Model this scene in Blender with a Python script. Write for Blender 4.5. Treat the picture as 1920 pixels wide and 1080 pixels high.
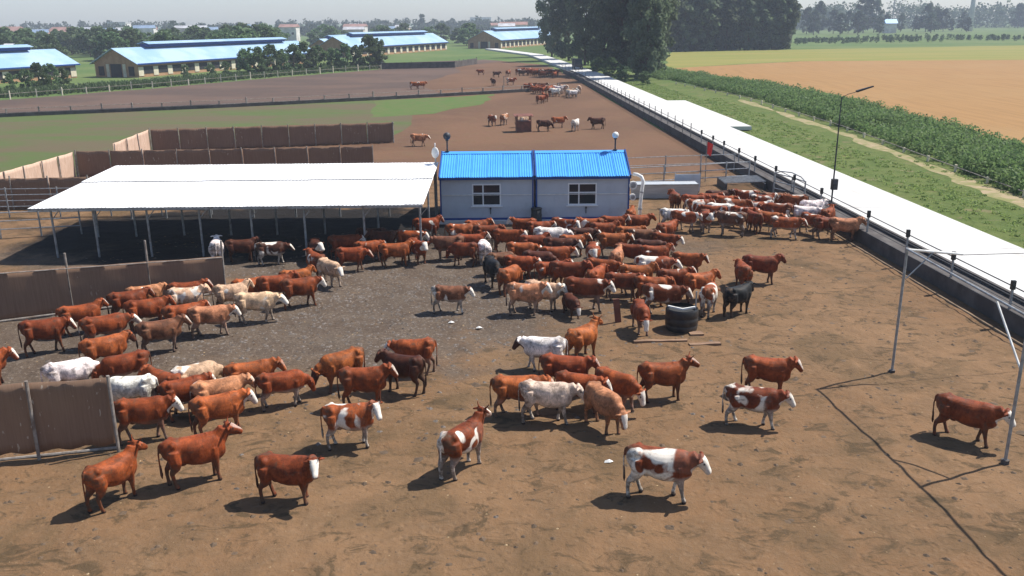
import bpy, bmesh, math, random
import numpy as np
from mathutils import Vector, Matrix
random.seed(7); rng = np.random.default_rng(7)
R_ = math.radians
for o in list(bpy.data.objects): bpy.data.objects.remove(o)
sc = bpy.context.scene
C = sc.collection

# ------------------------------------------------------------------ camera
F, H = 1650.0, 11.0
TH = math.atan(500.0/F); RO = R_(0.55)
FW = np.array([0, math.cos(TH), -math.sin(TH)])
_r = np.array([1.0, 0, 0]); _u = np.array([0, math.sin(TH), math.cos(TH)])
RT = _r*math.cos(RO) - _u*math.sin(RO); UP = _u*math.cos(RO) + _r*math.sin(RO)
CAM = np.array([0, 0, H])
cd = bpy.data.cameras.new('camera'); cam = bpy.data.objects.new('camera', cd); C.objects.link(cam)
cd.sensor_width = 36.0; cd.lens = 36.0*F/1920.0; cd.clip_start = 0.1; cd.clip_end = 20000
M = Matrix.Identity(4)
for i in range(3):
    M[i][0] = RT[i]; M[i][1] = UP[i]; M[i][2] = -FW[i]; M[i][3] = CAM[i]
cam.matrix_world = M
sc.camera = cam

def at(px, py, z=0.0):
    """survey helper: the place on the level z that lies on this line of sight"""
    d = FW*F + RT*(px-960) + UP*(540-py)
    return CAM + d*((z-H)/d[2])
def aty(px, py, y):
    d = FW*F + RT*(px-960) + UP*(540-py)
    return CAM + d*(y/d[1])

# ------------------------------------------------------------------ light
SUN_EL, SUN_AZ = R_(53.0), R_(24.0)         # azimuth counted from +X (image right) towards +Y (away)
w = bpy.data.worlds.new('World'); sc.world = w; w.use_nodes = True
nt = w.node_tree; bg = nt.nodes['Background']
sky = nt.nodes.new('ShaderNodeTexSky'); sky.sky_type = 'NISHITA'; sky.sun_disc = False
sky.sun_elevation = SUN_EL; sky.sun_rotation = R_(90) - SUN_AZ
sky.altitude = 150; sky.air_density = 1.0; sky.dust_density = 0.9; sky.ozone_density = 3.0
nt.links.new(sky.outputs[0], bg.inputs[0]); bg.inputs[1].default_value = 0.102
sd = bpy.data.lights.new('sun', 'SUN'); sd.energy = 5.0; sd.angle = R_(0.5); sd.color = (1.0, 0.95, 0.87)
sun = bpy.data.objects.new('sun', sd); C.objects.link(sun)
sv = Vector((math.cos(SUN_EL)*math.cos(SUN_AZ), math.cos(SUN_EL)*math.sin(SUN_AZ), math.sin(SUN_EL)))
sun.rotation_euler = sv.to_track_quat('Z', 'Y').to_euler()
sun.location = (60, 30, 90)
vs = sc.view_settings
vs.view_transform = 'Standard'; vs.look = 'None'; vs.gamma = 1.0; vs.use_curve_mapping = False
vs.exposure = 0.6

# ------------------------------------------------------------------ helpers
class MB:
    def __init__(s): s.v = []; s.f = []
    def add(s, vs_, fs):
        b = len(s.v); s.v.extend([tuple(map(float, p)) for p in vs_]); s.f.extend([tuple(b+i for i in q) for q in fs]); return s
    def box(s, c, d, rz=0.0):
        x, y, z = d[0]/2, d[1]/2, d[2]/2; ca, sa = math.cos(rz), math.sin(rz)
        P = []
        for k in (-z, z):
            for (i, j) in ((-x, -y), (x, -y), (x, y), (-x, y)):
                P.append((c[0]+i*ca-j*sa, c[1]+i*sa+j*ca, c[2]+k))
        return s.add(P, [(3, 2, 1, 0), (4, 5, 6, 7), (0, 1, 5, 4), (1, 2, 6, 5), (2, 3, 7, 6), (3, 0, 4, 7)])
    def hexa(s, P):      # 8 corner points: bottom 4, top 4
        return s.add(P, [(3, 2, 1, 0), (4, 5, 6, 7), (0, 1, 5, 4), (1, 2, 6, 5), (2, 3, 7, 6), (3, 0, 4, 7)])
    def beam(s, a, b, w, h=None):
        """rectangular bar from a to b"""
        h = h or w; a = Vector(a); b = Vector(b); d = (b-a).normalized()
        up = Vector((0, 0, 1)) if abs(d.z) < 0.95 else Vector((0, 1, 0))
        r = d.cross(up).normalized(); u = r.cross(d)
        P = []
        for e in (a, b):
            for (i, j) in ((-1, -1), (1, -1), (1, 1), (-1, 1)):
                P.append(e + r*i*w/2 + u*j*h/2)
        return s.add(P, [(0, 1, 2, 3), (7, 6, 5, 4), (0, 4, 5, 1), (1, 5, 6, 2), (2, 6, 7, 3), (3, 7, 4, 0)])
    def tube(s, pts, rad, n=8, caps=True, flat=1.0, flip=None):
        pts = [Vector(p) for p in pts]
        if not hasattr(rad, '__len__'): rad = [rad]*len(pts)
        b = len(s.v); prev = None
        for i, p in enumerate(pts):
            d = (pts[min(i+1, len(pts)-1)] - pts[max(i-1, 0)]).normalized()
            if prev is None:
                ref = Vector((0, 0, 1)) if abs(d.z) < 0.9 else Vector((1, 0, 0))
                r = d.cross(ref).normalized()
            else:
                r = (prev - d*prev.dot(d)).normalized()
            prev = r; u = r.cross(d)
            for k in range(n):
                a = 2*math.pi*k/n
                q = p + (r*math.cos(a) + u*math.sin(a)*flat)*rad[i]
                s.v.append(tuple(q))
        for i in range(len(pts)-1):
            for k in range(n):
                k2 = (k+1) % n
                s.f.append((b+i*n+k, b+i*n+k2, b+(i+1)*n+k2, b+(i+1)*n+k))
        if caps:
            s.f.append(tuple(b+k for k in reversed(range(n))))
            s.f.append(tuple(b+(len(pts)-1)*n+k for k in range(n)))
        return s
    def ball(s, c, r, n=10, m=7, sc_=(1, 1, 1)):
        b = len(s.v)
        for i in range(1, m):
            t = math.pi*i/m
            for k in range(n):
                a = 2*math.pi*k/n
                s.v.append((c[0]+r*sc_[0]*math.sin(t)*math.cos(a), c[1]+r*sc_[1]*math.sin(t)*math.sin(a), c[2]+r*sc_[2]*math.cos(t)))
        s.v.append((c[0], c[1], c[2]+r*sc_[2])); s.v.append((c[0], c[1], c[2]-r*sc_[2]))
        T, B = len(s.v)-2, len(s.v)-1
        for i in range(m-2):
            for k in range(n):
                k2 = (k+1) % n
                s.f.append((b+i*n+k, b+(i+1)*n+k, b+(i+1)*n+k2, b+i*n+k2))
        for k in range(n):
            k2 = (k+1) % n
            s.f.append((T, b+k, b+k2)); s.f.append((B, b+(m-2)*n+k2, b+(m-2)*n+k))
        return s
    def mesh(s, name, mat=None, smooth=False):
        me = bpy.data.meshes.new(name); me.from_pydata(s.v, [], s.f); me.validate(); me.update()
        if mat: me.materials.append(mat)
        if smooth: me.shade_smooth()
        return me
    def build(s, name, mat, parent=None, smooth=False, loc=None):
        o = bpy.data.objects.new(name, s.mesh(name, mat, smooth)); C.objects.link(o)
        if parent: o.parent = parent
        if loc is not None: o.location = loc
        return o

def tag(o, label=None, cat=None, group=None, kind=None):
    if label: o['label'] = label
    if cat: o['category'] = cat
    if group: o['group'] = group
    if kind: o['kind'] = kind
    return o
def empty(name, loc=(0, 0, 0), rz=0.0):
    o = bpy.data.objects.new(name, None); C.objects.link(o); o.location = loc; o.rotation_euler = (0, 0, rz)
    o.empty_display_size = 0.2; return o
def inst(name, me, loc=(0, 0, 0), rz=0.0, parent=None, scale=None):
    o = bpy.data.objects.new(name, me); C.objects.link(o); o.location = loc; o.rotation_euler = (0, 0, rz)
    if scale is not None: o.scale = scale if hasattr(scale, '__len__') else (scale,)*3
    if parent: o.parent = parent
    return o
def copy_tree(o, parent=None):
    c = o.copy(); C.objects.link(c); c.parent = parent
    for ch in list(o.children): copy_tree(ch, c)
    return c

# ------------------------------------------------------------------ materials
class NB:
    """small node-building helper"""
    def __init__(s, name):
        s.m = bpy.data.materials.new(name); s.m.use_nodes = True; s.t = s.m.node_tree; s.b = s.t.nodes['Principled BSDF']
        s.out = s.t.nodes['Material Output']
    def n(s, typ, **kw):
        x = s.t.nodes.new(typ)
        for k, v in kw.items(): setattr(x, k, v)
        return x
    def L(s, a, b): s.t.links.new(a, b)
    def coord(s, kind='Object'):
        return s.n('ShaderNodeTexCoord').outputs[kind]
    def pos(s): return s.n('ShaderNodeNewGeometry').outputs['Position']
    def noise(s, vec, scale, detail=4, rough=0.55, dist=0.0):
        x = s.n('ShaderNodeTexNoise'); x.inputs['Scale'].default_value = scale; x.inputs['Detail'].default_value = detail
        x.inputs['Roughness'].default_value = rough; x.inputs['Distortion'].default_value = dist
        if vec is not None: s.L(vec, x.inputs['Vector'])
        return x.outputs['Fac']
    def vor(s, vec, scale, feat='F1', out='Distance'):
        x = s.n('ShaderNodeTexVoronoi', feature=feat); x.inputs['Scale'].default_value = scale
        s.L(vec, x.inputs['Vector']); return x.outputs[out]
    def ramp(s, f, a, b, c0=0.0, c1=1.0):
        x = s.n('ShaderNodeMapRange'); x.interpolation_type = 'SMOOTHSTEP'
        for k, v in zip(('From Min', 'From Max', 'To Min', 'To Max'), (a, b, c0, c1)): x.inputs[k].default_value = v
        s.L(f, x.inputs['Value']); return x.outputs[0]
    def mix(s, f, a, b):
        x = s.n('ShaderNodeMix', data_type='RGBA')
        for sock, v in ((x.inputs[0], f), (x.inputs[6], a), (x.inputs[7], b)):
            if hasattr(v, 'is_output'): s.L(v, sock)
            elif hasattr(v, '__len__'): sock.default_value = (*v[:3], 1)
            else: sock.default_value = v
        return x.outputs[2]
    def math(s, op, a, b=None, clamp=False):
        x = s.n('ShaderNodeMath', operation=op); x.use_clamp = clamp
        for i, v in enumerate((a, b)):
            if v is None: continue
            if hasattr(v, 'is_output'): s.L(v, x.inputs[i])
            else: x.inputs[i].default_value = v
        return x.outputs[0]
    def mapv(s, vec, sc_=(1, 1, 1), rot=(0, 0, 0)):
        x = s.n('ShaderNodeMapping'); s.L(vec, x.inputs[0]); x.inputs['Scale'].default_value = sc_; x.inputs['Rotation'].default_value = rot
        return x.outputs[0]
    def bump(s, h, strength=0.4, dist=0.05):
        x = s.n('ShaderNodeBump'); x.inputs['Strength'].default_value = strength; x.inputs['Distance'].default_value = dist
        s.L(h, x.inputs['Height']); s.L(x.outputs[0], s.b.inputs['Normal'])
    def fin(s, col, rough=0.8, metal=0.0, spec=0.3):
        if hasattr(col, 'is_output'): s.L(col, s.b.inputs['Base Color'])
        else: s.b.inputs['Base Color'].default_value = (*col[:3], 1)
        s.b.inputs['Roughness'].default_value = rough; s.b.inputs['Metallic'].default_value = metal
        s.b.inputs['Specular IOR Level'].default_value = spec
        return s.m

def simple(name, a, b=None, scale=3.0, rough=0.7, metal=0.0, spec=0.3, bump=0.0, dirt=None, stretch=(1, 1, 1), lo=0.35, hi=0.65):
    k = NB(name); p = k.mapv(k.coord(), stretch)
    b = b or tuple(x*0.7 for x in a)
    n1 = k.noise(p, scale, 5, 0.6)
    col = k.mix(k.ramp(n1, lo, hi), a, b)
    if dirt:
        n2 = k.noise(p, scale*0.35, 6, 0.65, 0.4)
        col = k.mix(k.ramp(n2, 0.5, 0.72, 0, 0.75), col, dirt)
    if bump: k.bump(n1, bump, 0.02)
    return k.fin(col, rough, metal, spec)

MT = {}
MT['steel'] = simple('galvanised_steel', (0.36, 0.37, 0.38), (0.24, 0.25, 0.26), 6, 0.5, 0.35, 0.4, dirt=(0.16, 0.12, 0.09))
MT['post'] = simple('weathered_post', (0.30, 0.27, 0.24), (0.18, 0.15, 0.13), 5, 0.8, dirt=(0.13, 0.08, 0.05))
MT['dark_steel'] = simple('dark_painted_steel', (0.05, 0.055, 0.065), (0.03, 0.03, 0.035), 6, 0.55)
MT['black'] = simple('black_plastic', (0.014, 0.014, 0.016), (0.03, 0.028, 0.026), 4, 0.45, dirt=(0.09, 0.07, 0.05))
MT['white_metal'] = simple('white_sheet_metal', (0.80, 0.80, 0.80), (0.74, 0.73, 0.72), 1.2, 0.5, 0, 0.4, stretch=(1, 0.25, 1))
MT['white_paint'] = simple('white_paint', (0.78, 0.77, 0.74), (0.62, 0.60, 0.56), 3, 0.6)
MT['concrete'] = simple('pale_concrete', (0.60, 0.585, 0.56), (0.50, 0.485, 0.46), 0.35, 0.85, bump=0.15)
MT['concrete_dk'] = simple('stained_concrete', (0.10, 0.090, 0.085), (0.06, 0.052, 0.050), 0.9, 0.9, bump=0.25, dirt=(0.05, 0.035, 0.026))
MT['kerb'] = simple('muddy_kerb', (0.24, 0.17, 0.11), (0.15, 0.10, 0.06), 1.5, 0.9)
MT['wall_panel'] = simple('grey_white_panel', (0.47, 0.50, 0.55), (0.43, 0.46, 0.51), 1.5, 0.55, dirt=(0.33, 0.33, 0.33))
MT['blue_roof'] = simple('blue_steel_roof', (0.06, 0.33, 0.78), (0.075, 0.37, 0.80), 0.8, 0.42, 0.0, 0.5)
MT['blue_trim'] = simple('dark_blue_trim', (0.012, 0.05, 0.20), (0.015, 0.06, 0.24), 3, 0.45)
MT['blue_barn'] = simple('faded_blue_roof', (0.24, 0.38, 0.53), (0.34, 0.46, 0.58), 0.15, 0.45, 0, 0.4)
MT['frame_grey'] = simple('window_frame_paint', (0.78, 0.78, 0.78), (0.70, 0.70, 0.71), 5, 0.5)
MT['brick'] = simple('barn_brick', (0.42, 0.25, 0.14), (0.34, 0.19, 0.10), 1.0, 0.9)
MT['cream_wall'] = simple('cream_render', (0.66, 0.60, 0.46), (0.56, 0.50, 0.38), 1.0, 0.9)
MT['dark_opening'] = simple('unlit_opening', (0.03, 0.03, 0.03), (0.02, 0.02, 0.02), 1.0, 0.8)
MT['trough_sheet'] = simple('trough_sheet_metal', (0.46, 0.48, 0.50), (0.36, 0.38, 0.40), 2.5, 0.5, 0.15, 0.4, stretch=(0.3, 1, 3))
MT['wood'] = simple('old_timber', (0.26, 0.16, 0.10), (0.15, 0.09, 0.055), 4, 0.85, stretch=(0.4, 3, 3), bump=0.3)
MT['red'] = simple('red_cloth', (0.80, 0.05, 0.04), (0.70, 0.04, 0.03), 3, 0.8)
MT['cable'] = simple('steel_cable', (0.10, 0.10, 0.105), (0.06, 0.06, 0.06), 8, 0.6)
MT['bark'] = simple('bark', (0.12, 0.085, 0.06), (0.06, 0.045, 0.033), 3, 0.9, bump=0.5, stretch=(1, 1, 0.3))
MT['tin'] = simple('rusty_red_sheet', (0.20, 0.07, 0.045), (0.12, 0.045, 0.03), 2, 0.7)
def glass():
    k = NB('window_glass'); k.b.inputs['IOR'].default_value = 1.5
    return k.fin((0.02, 0.025, 0.03), 0.1, 0.0, 0.3)
MT['glass'] = glass()

def cloth_mat():
    k = NB('windbreak_cloth'); p = k.coord()
    weave = k.noise(k.mapv(p, (14, 14, 0.5)), 1.6, 4, 0.7)
    big = k.noise(p, 0.5, 5, 0.6, 0.5)
    c = k.mix(k.ramp(weave, 0.3, 0.7), (0.285, 0.180, 0.125), (0.235, 0.145, 0.100))
    c = k.mix(k.ramp(big, 0.35, 0.8, 0, 0.5), c, (0.34, 0.22, 0.145))
    hole = k.noise(k.mapv(p, (7, 7, 2.2)), 1.5, 2, 0.5); zone = k.noise(p, 0.45, 2, 0.5)
    h = k.math('MULTIPLY', k.ramp(hole, 0.66, 0.70), k.ramp(zone, 0.5, 0.58))
    c = k.mix(h, c, (0.48, 0.39, 0.31))
    m = k.fin(c, 0.92, 0, 0.15)
    tr = k.n('ShaderNodeBsdfTranslucent'); k.L(c, tr.inputs[0])
    mx = k.n('ShaderNodeMixShader'); mx.inputs[0].default_value = 0.25
    k.L(k.b.outputs[0], mx.inputs[1]); k.L(tr.outputs[0], mx.inputs[2]); k.L(mx.outputs[0], k.out.inputs[0])
    return m
MT['cloth'] = cloth_mat()
MT['cloth_pale'] = simple('sunlit_cloth', (0.52, 0.37, 0.28), (0.44, 0.30, 0.22), 2, 0.9, stretch=(3, 3, 0.6))  # paler copy of the windbreak cloth, sunlight painted into its colour

def foliage(name, a, b, c, tl=0.3):
    k = NB(name); p = k.pos()
    n1 = k.noise(p, 0.28, 3, 0.6); n2 = k.noise(p, 1.7, 2, 0.6)
    oi = k.n('ShaderNodeObjectInfo')
    col = k.mix(k.ramp(n1, 0.35, 0.65), a, b)
    col = k.mix(k.ramp(n2, 0.5, 0.75, 0, 0.7), col, c)
    hs = k.n('ShaderNodeHueSaturation'); k.L(col, hs.inputs['Color'])
    k.L(k.ramp(oi.outputs['Random'], 0, 1, 0.75, 1.25), hs.inputs['Value'])
    k.L(k.ramp(oi.outputs['Random'], 0, 1, 0.485, 0.515), hs.inputs['Hue'])
    col = hs.outputs[0]
    m = k.fin(col, 0.65, 0, 0.25)
    tr = k.n('ShaderNodeBsdfTranslucent'); k.L(col, tr.inputs[0])
    mx = k.n('ShaderNodeMixShader'); mx.inputs[0].default_value = tl
    k.L(k.b.outputs[0], mx.inputs[1]); k.L(tr.outputs[0], mx.inputs[2]); k.L(mx.outputs[0], k.out.inputs[0])
    return m
MT['leaf_dark'] = foliage('dark_leaves', (0.092, 0.122, 0.074), (0.120, 0.155, 0.088), (0.22, 0.245, 0.165), 0.5)
MT['leaf_mid'] = foliage('mid_leaves', (0.085, 0.135, 0.055), (0.11, 0.165, 0.068), (0.15, 0.20, 0.095), 0.4)
MT['leaf_far'] = foliage('far_leaves', (0.060, 0.088, 0.048), (0.075, 0.105, 0.055), (0.10, 0.13, 0.07), 0.4)
MT['leaf_hedge'] = foliage('hedge_leaves', (0.12, 0.19, 0.065), (0.15, 0.215, 0.08), (0.19, 0.24, 0.10), 0.5)
MT['grass_blade'] = foliage('grass_blades', (0.19, 0.25, 0.075), (0.22, 0.27, 0.085), (0.27, 0.28, 0.12), 0.45)

def ground_mats():
    # base meadow
    k = NB('meadow'); p = k.pos()
    n1 = k.noise(p, 0.03, 5, 0.6, 0.3); n2 = k.noise(p, 0.5, 5, 0.65); n3 = k.noise(p, 3.5, 3, 0.6)
    c = k.mix(k.ramp(n1, 0.4, 0.62), (0.075, 0.125, 0.036), (0.115, 0.15, 0.05))
    c = k.mix(k.ramp(n2, 0.45, 0.75, 0, 0.6), c, (0.15, 0.175, 0.06))
    c = k.mix(k.ramp(n3, 0.5, 0.8, 0, 0.5), c, (0.05, 0.085, 0.025))
    k.bump(n3, 0.5, 0.1); MT['meadow'] = k.fin(c, 0.95, 0, 0.1)
    # yard
    k = NB('yard_dirt'); p = k.pos()
    big = k.noise(p, 0.11, 5, 0.6, 0.6); mid = k.noise(p, 0.75, 6, 0.68, 0.5); fine = k.noise(p, 5.5, 6, 0.72)
    blot = k.noise(k.mapv(p, (1.0, 1.5, 1), (0, 0, 0.3)), 0.95, 6, 0.72, 1.0)
    c = k.mix(k.ramp(big, 0.35, 0.65), (0.170, 0.096, 0.049), (0.198, 0.117, 0.062))
    c = k.mix(k.ramp(mid, 0.38, 0.68, 0, 0.75), c, (0.132, 0.082, 0.045))
    c = k.mix(k.ramp(fine, 0.45, 0.75, 0, 0.4), c, (0.215, 0.145, 0.090))
    c = k.mix(k.ramp(k.noise(p, 0.28, 4, 0.65, 0.8), 0.48, 0.66, 0, 0.75), c, (0.108, 0.070, 0.037))
    c = k.mix(k.ramp(blot, 0.51, 0.64, 0, 0.85), c, (0.072, 0.049, 0.027))
    # trampled dark dung area: an irregular patch where the herd stands, before the roofs
    sp = k.n('ShaderNodeSeparateXYZ'); k.L(p, sp.inputs[0])
    wob = k.noise(p, 0.22, 4, 0.6)
    wx = k.math('ADD', sp.outputs[0], k.math('MULTIPLY', k.math('SUBTRACT', wob, 0.5), 14.0))
    wy = k.math('ADD', sp.outputs[1], k.math('MULTIPLY', k.math('SUBTRACT', k.noise(p, 0.35, 4, 0.6), 0.5), 8.0))
    def ell(cx, cy, rx, ry, soft=0.45):
        a = k.math('POWER', k.math('ABSOLUTE', k.math('DIVIDE', k.math('SUBTRACT', wx, cx), rx)), 2.0)
        b = k.math('POWER', k.math('ABSOLUTE', k.math('DIVIDE', k.math('SUBTRACT', wy, cy), ry)), 2.0)
        return k.ramp(k.math('ADD', a, b), 1.0+soft, 1.0-soft)
    m1 = ell(-6.0, 33.5, 9.0, 6.5); m2 = ell(-8, 43.0, 17.0, 5.5); m3 = ell(-16, 30, 8, 5.5)
    mk = k.math('MAXIMUM', k.math('MAXIMUM', m1, m2), m3)
    speck = k.noise(p, 8.0, 5, 0.75)
    dk = k.mix(k.ramp(mid, 0.35, 0.65), (0.074, 0.055, 0.042), (0.104, 0.080, 0.061))
    dk = k.mix(k.ramp(speck, 0.55, 0.66, 0, 0.75), dk, (0.24, 0.20, 0.165))
    dk = k.mix(k.ramp(speck, 0.44, 0.34, 0, 0.75), dk, (0.045, 0.036, 0.030))
    c = k.mix(k.math('MULTIPLY', mk, 0.92), c, dk)
    m4 = ell(-13.5, 47.4, 12.8, 7.0, 0.3)       # mud under the long roof, blackened to paint in the shade there
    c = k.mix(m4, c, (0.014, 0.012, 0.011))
    hgt = k.math('ADD', k.math('ADD', k.math('MULTIPLY', mid, 0.6), k.math('MULTIPLY', fine, 0.5)), k.math('MULTIPLY', k.ramp(k.vor(p, 3.6), 0.0, 0.35), 0.22))
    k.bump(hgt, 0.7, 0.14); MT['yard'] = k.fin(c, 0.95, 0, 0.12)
    # back pen, red brown
    k = NB('red_dirt'); p = k.pos()
    n1 = k.noise(p, 0.06, 5, 0.62, 0.5); n2 = k.noise(p, 0.6, 6, 0.7, 0.3); n3 = k.noise(p, 4, 4, 0.7)
    c = k.mix(k.ramp(n1, 0.35, 0.65), (0.145, 0.080, 0.048), (0.112, 0.063, 0.040))
    c = k.mix(k.ramp(n2, 0.48, 0.72, 0, 0.7), c, (0.13, 0.085, 0.045))
    c = k.mix(k.ramp(n3, 0.5, 0.8, 0, 0.4), c, (0.25, 0.16, 0.09))
    k.bump(n2, 0.6, 0.15); MT['red_dirt'] = k.fin(c, 0.95, 0, 0.1)
    k = NB('grey_brown_dirt'); p = k.pos()
    n1 = k.noise(k.mapv(p, (0.5, 1.2, 1), (0, 0, 0.42)), 0.06, 5, 0.62, 0.5); n2 = k.noise(p, 0.45, 5, 0.7)
    c = k.mix(k.ramp(n1, 0.38, 0.62), (0.118, 0.078, 0.060), (0.085, 0.060, 0.049))
    c = k.mix(k.ramp(n2, 0.5, 0.75, 0, 0.5), c, (0.15, 0.09, 0.062))
    MT['grey_dirt'] = k.fin(c, 0.95, 0, 0.1)
    k = NB('thin_grass_dirt'); p = k.pos()
    n1 = k.noise(k.mapv(p, (0.6, 1.3, 1), (0, 0, 0.35)), 0.10, 5, 0.65, 0.4); n2 = k.noise(p, 0.7, 6, 0.7)
    c = k.mix(k.ramp(n1, 0.38, 0.6), (0.080, 0.108, 0.036), (0.110, 0.088, 0.052))
    c = k.mix(k.ramp(n2, 0.45, 0.7, 0, 0.6), c, (0.10, 0.10, 0.048))
    MT['thin_grass'] = k.fin(c, 0.95, 0, 0.1)
    k = NB('bright_grass'); p = k.pos(); n2 = k.noise(p, 0.5, 6, 0.7)
    c = k.mix(k.ramp(n2, 0.35, 0.7), (0.078, 0.128, 0.034), (0.108, 0.12, 0.046)); MT['bright_grass'] = k.fin(c, 0.95, 0, 0.1)
    # stubble field
    k = NB('stubble'); p = k.pos()
    rows = k.noise(k.mapv(p, (1.4, 0.10, 1), (0, 0, -1.25)), 0.8, 4, 0.6); n1 = k.noise(p, 0.035, 5, 0.6, 0.4); n2 = k.noise(p, 0.9, 5, 0.7)
    c = k.mix(k.ramp(rows, 0.35, 0.7), (0.295, 0.168, 0.068), (0.245, 0.140, 0.056))
    c = k.mix(k.ramp(n1, 0.45, 0.7, 0, 0.6), c, (0.29, 0.18, 0.078)); c = k.mix(k.ramp(n2, 0.52, 0.75, 0, 0.45), c, (0.23, 0.145, 0.065))
    MT['stubble'] = k.fin(c, 0.95, 0, 0.1)
    k = NB('yellow_green_crop'); p = k.pos(); n1 = k.noise(k.mapv(p, (0.4, 2.2, 1)), 0.05, 5, 0.6); n2 = k.noise(p, 0.6, 5, 0.7)
    c = k.mix(k.ramp(n1, 0.38, 0.62), (0.18, 0.185, 0.045), (0.23, 0.20, 0.058)); c = k.mix(k.ramp(n2, 0.5, 0.8, 0, 0.4), c, (0.14, 0.18, 0.05))
    MT['crop'] = k.fin(c, 0.95, 0, 0.1)
    k = NB('verge_grass'); p = k.pos(); n1 = k.noise(p, 0.30, 6, 0.68, 0.6); n2 = k.noise(p, 3.2, 6, 0.75); n3 = k.noise(p, 1.1, 5, 0.7, 0.5)
    c = k.mix(k.ramp(n1, 0.35, 0.62), (0.080, 0.118, 0.030), (0.115, 0.140, 0.042)); c = k.mix(k.ramp(n3, 0.46, 0.68, 0, 0.75), c, (0.060, 0.088, 0.024))
    c = k.mix(k.ramp(n2, 0.52, 0.72, 0, 0.6), c, (0.15, 0.165, 0.062)); c = k.mix(k.ramp(n2, 0.45, 0.3, 0, 0.6), c, (0.045, 0.066, 0.02))
    c = k.mix(k.ramp(k.noise(p, 0.5, 5, 0.65, 0.5), 0.56, 0.68, 0, 0.7), c, (0.19, 0.15, 0.085)); k.bump(n2, 0.9, 0.12)
    MT['verge'] = k.fin(c, 0.95, 0, 0.1)
    k = NB('dry_track'); p = k.pos(); n1 = k.noise(p, 0.8, 6, 0.7, 0.5); n2 = k.noise(p, 5, 4, 0.7)
    c = k.mix(k.ramp(n1, 0.35, 0.6), (0.34, 0.26, 0.17), (0.19, 0.19, 0.075)); c = k.mix(k.ramp(n2, 0.5, 0.8, 0, 0.5), c, (0.22, 0.155, 0.09))
    MT['track'] = k.fin(c, 0.95, 0, 0.1)
    # road concrete with cast joints and tyre stain
    k = NB('road_concrete'); p = k.pos()
    n1 = k.noise(p, 0.25, 5, 0.6); n2 = k.noise(p, 6, 4, 0.7)
    c = k.mix(k.ramp(n1, 0.35, 0.65), (0.56, 0.55, 0.53), (0.50, 0.49, 0.47)); c = k.mix(k.ramp(n2, 0.5, 0.8, 0, 0.35), c, (0.40, 0.38, 0.35))
    c = k.mix(k.ramp(k.noise(k.mapv(p, (1.2, .12, 1)), 0.8, 5, 0.65), 0.55, 0.72, 0, 0.5), c, (0.36, 0.33, 0.29))
    MT['road'] = k.fin(c, 0.85, 0, 0.2)
ground_mats()
# ------------------------------------------------------------------ value noise for relief
def vnoise(x, y, s, seed=0):
    x = np.asarray(x)/s; y = np.asarray(y)/s
    xi = np.floor(x).astype(int); yi = np.floor(y).astype(int); fx = x-xi; fy = y-yi
    fx = fx*fx*(3-2*fx); fy = fy*fy*(3-2*fy)
    def h(a, b):
        n = (a*374761393 + b*668265263 + seed*1442695) & 0x7fffffff
        n = ((n ^ (n >> 13))*1274126177) & 0x7fffffff
        return ((n ^ (n >> 16)) & 0xffff)/65535.0
    return (h(xi, yi)*(1-fx)+h(xi+1, yi)*fx)*(1-fy) + (h(xi, yi+1)*(1-fx)+h(xi+1, yi+1)*fx)*fy
def yard_z(x, y):
    a = (vnoise(x, y, 2.6, 1)-.5)*.06 + (vnoise(x, y, .9, 2)-.5)*.045 + (vnoise(x, y, .34, 3)-.5)*.045
    return a + 0.03

def sheet(name, poly, z, mat, jag=0.0, step=3.0):
    """level sheet with an irregular edge"""
    P = []
    n = len(poly)
    for i in range(n):
        a = np.array(poly[i], float); b = np.array(poly[(i+1) % n], float); L = np.linalg.norm(b-a)
        m = max(1, int(L/step)) if jag else 1
        nrm = np.array([-(b-a)[1], (b-a)[0]])/max(L, 1e-6)
        for k in range(m):
            q = a+(b-a)*k/m
            if jag: q = q + nrm*(vnoise(q[0]+31, q[1]+17, step*2.2, 5)-.5)*2*jag
            P.append((q[0], q[1], z))
    bm = bmesh.new(); vs_ = [bm.verts.new(p) for p in P]; f = bm.faces.new(vs_)
    if f.normal.z < 0: f.normal_flip()
    bm.normal_update()
    if f.normal.z < 0: f.normal_flip()
    bmesh.ops.triangulate(bm, faces=[f])
    me = bpy.data.meshes.new(name); bm.to_mesh(me); bm.free(); me.materials.append(mat)
    o = bpy.data.objects.new(name, me); C.objects.link(o); o['kind'] = 'structure'
    return o

def xl(y):      # left edge of the concrete road
    return 21.0 - 0.035*y - 0.037*max(0, y-185) - 0.16*max(0, y-300)
RW, RZ = 4.6, 0.5

# ground to the horizon
g = MB(); S = 9000
# the yard's own relief lies in a shallow hollow of this sheet
a0, a1, a2, b0, b1 = -35.9, xl(8.1)-1.75, xl(66.5)-1.75, 8.1, 66.5
g.add([(-S, -300, 0), (S, -300, 0), (S, S, 0), (-S, S, 0), (a0, b0, 0), (a1, b0, 0), (a2, b1, 0), (a0, b1, 0), (a0, b0, -.12), (a1, b0, -.12), (a2, b1, -.12), (a0, b1, -.12)],
      [(0, 1, 5, 4), (1, 2, 6, 5), (2, 3, 7, 6), (3, 0, 4, 7), (8, 9, 10, 11), (4, 5, 9, 8), (5, 6, 10, 9), (6, 7, 11, 10), (7, 4, 8, 11)])
tag(g.build('ground', MT['meadow']), kind='structure')

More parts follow.
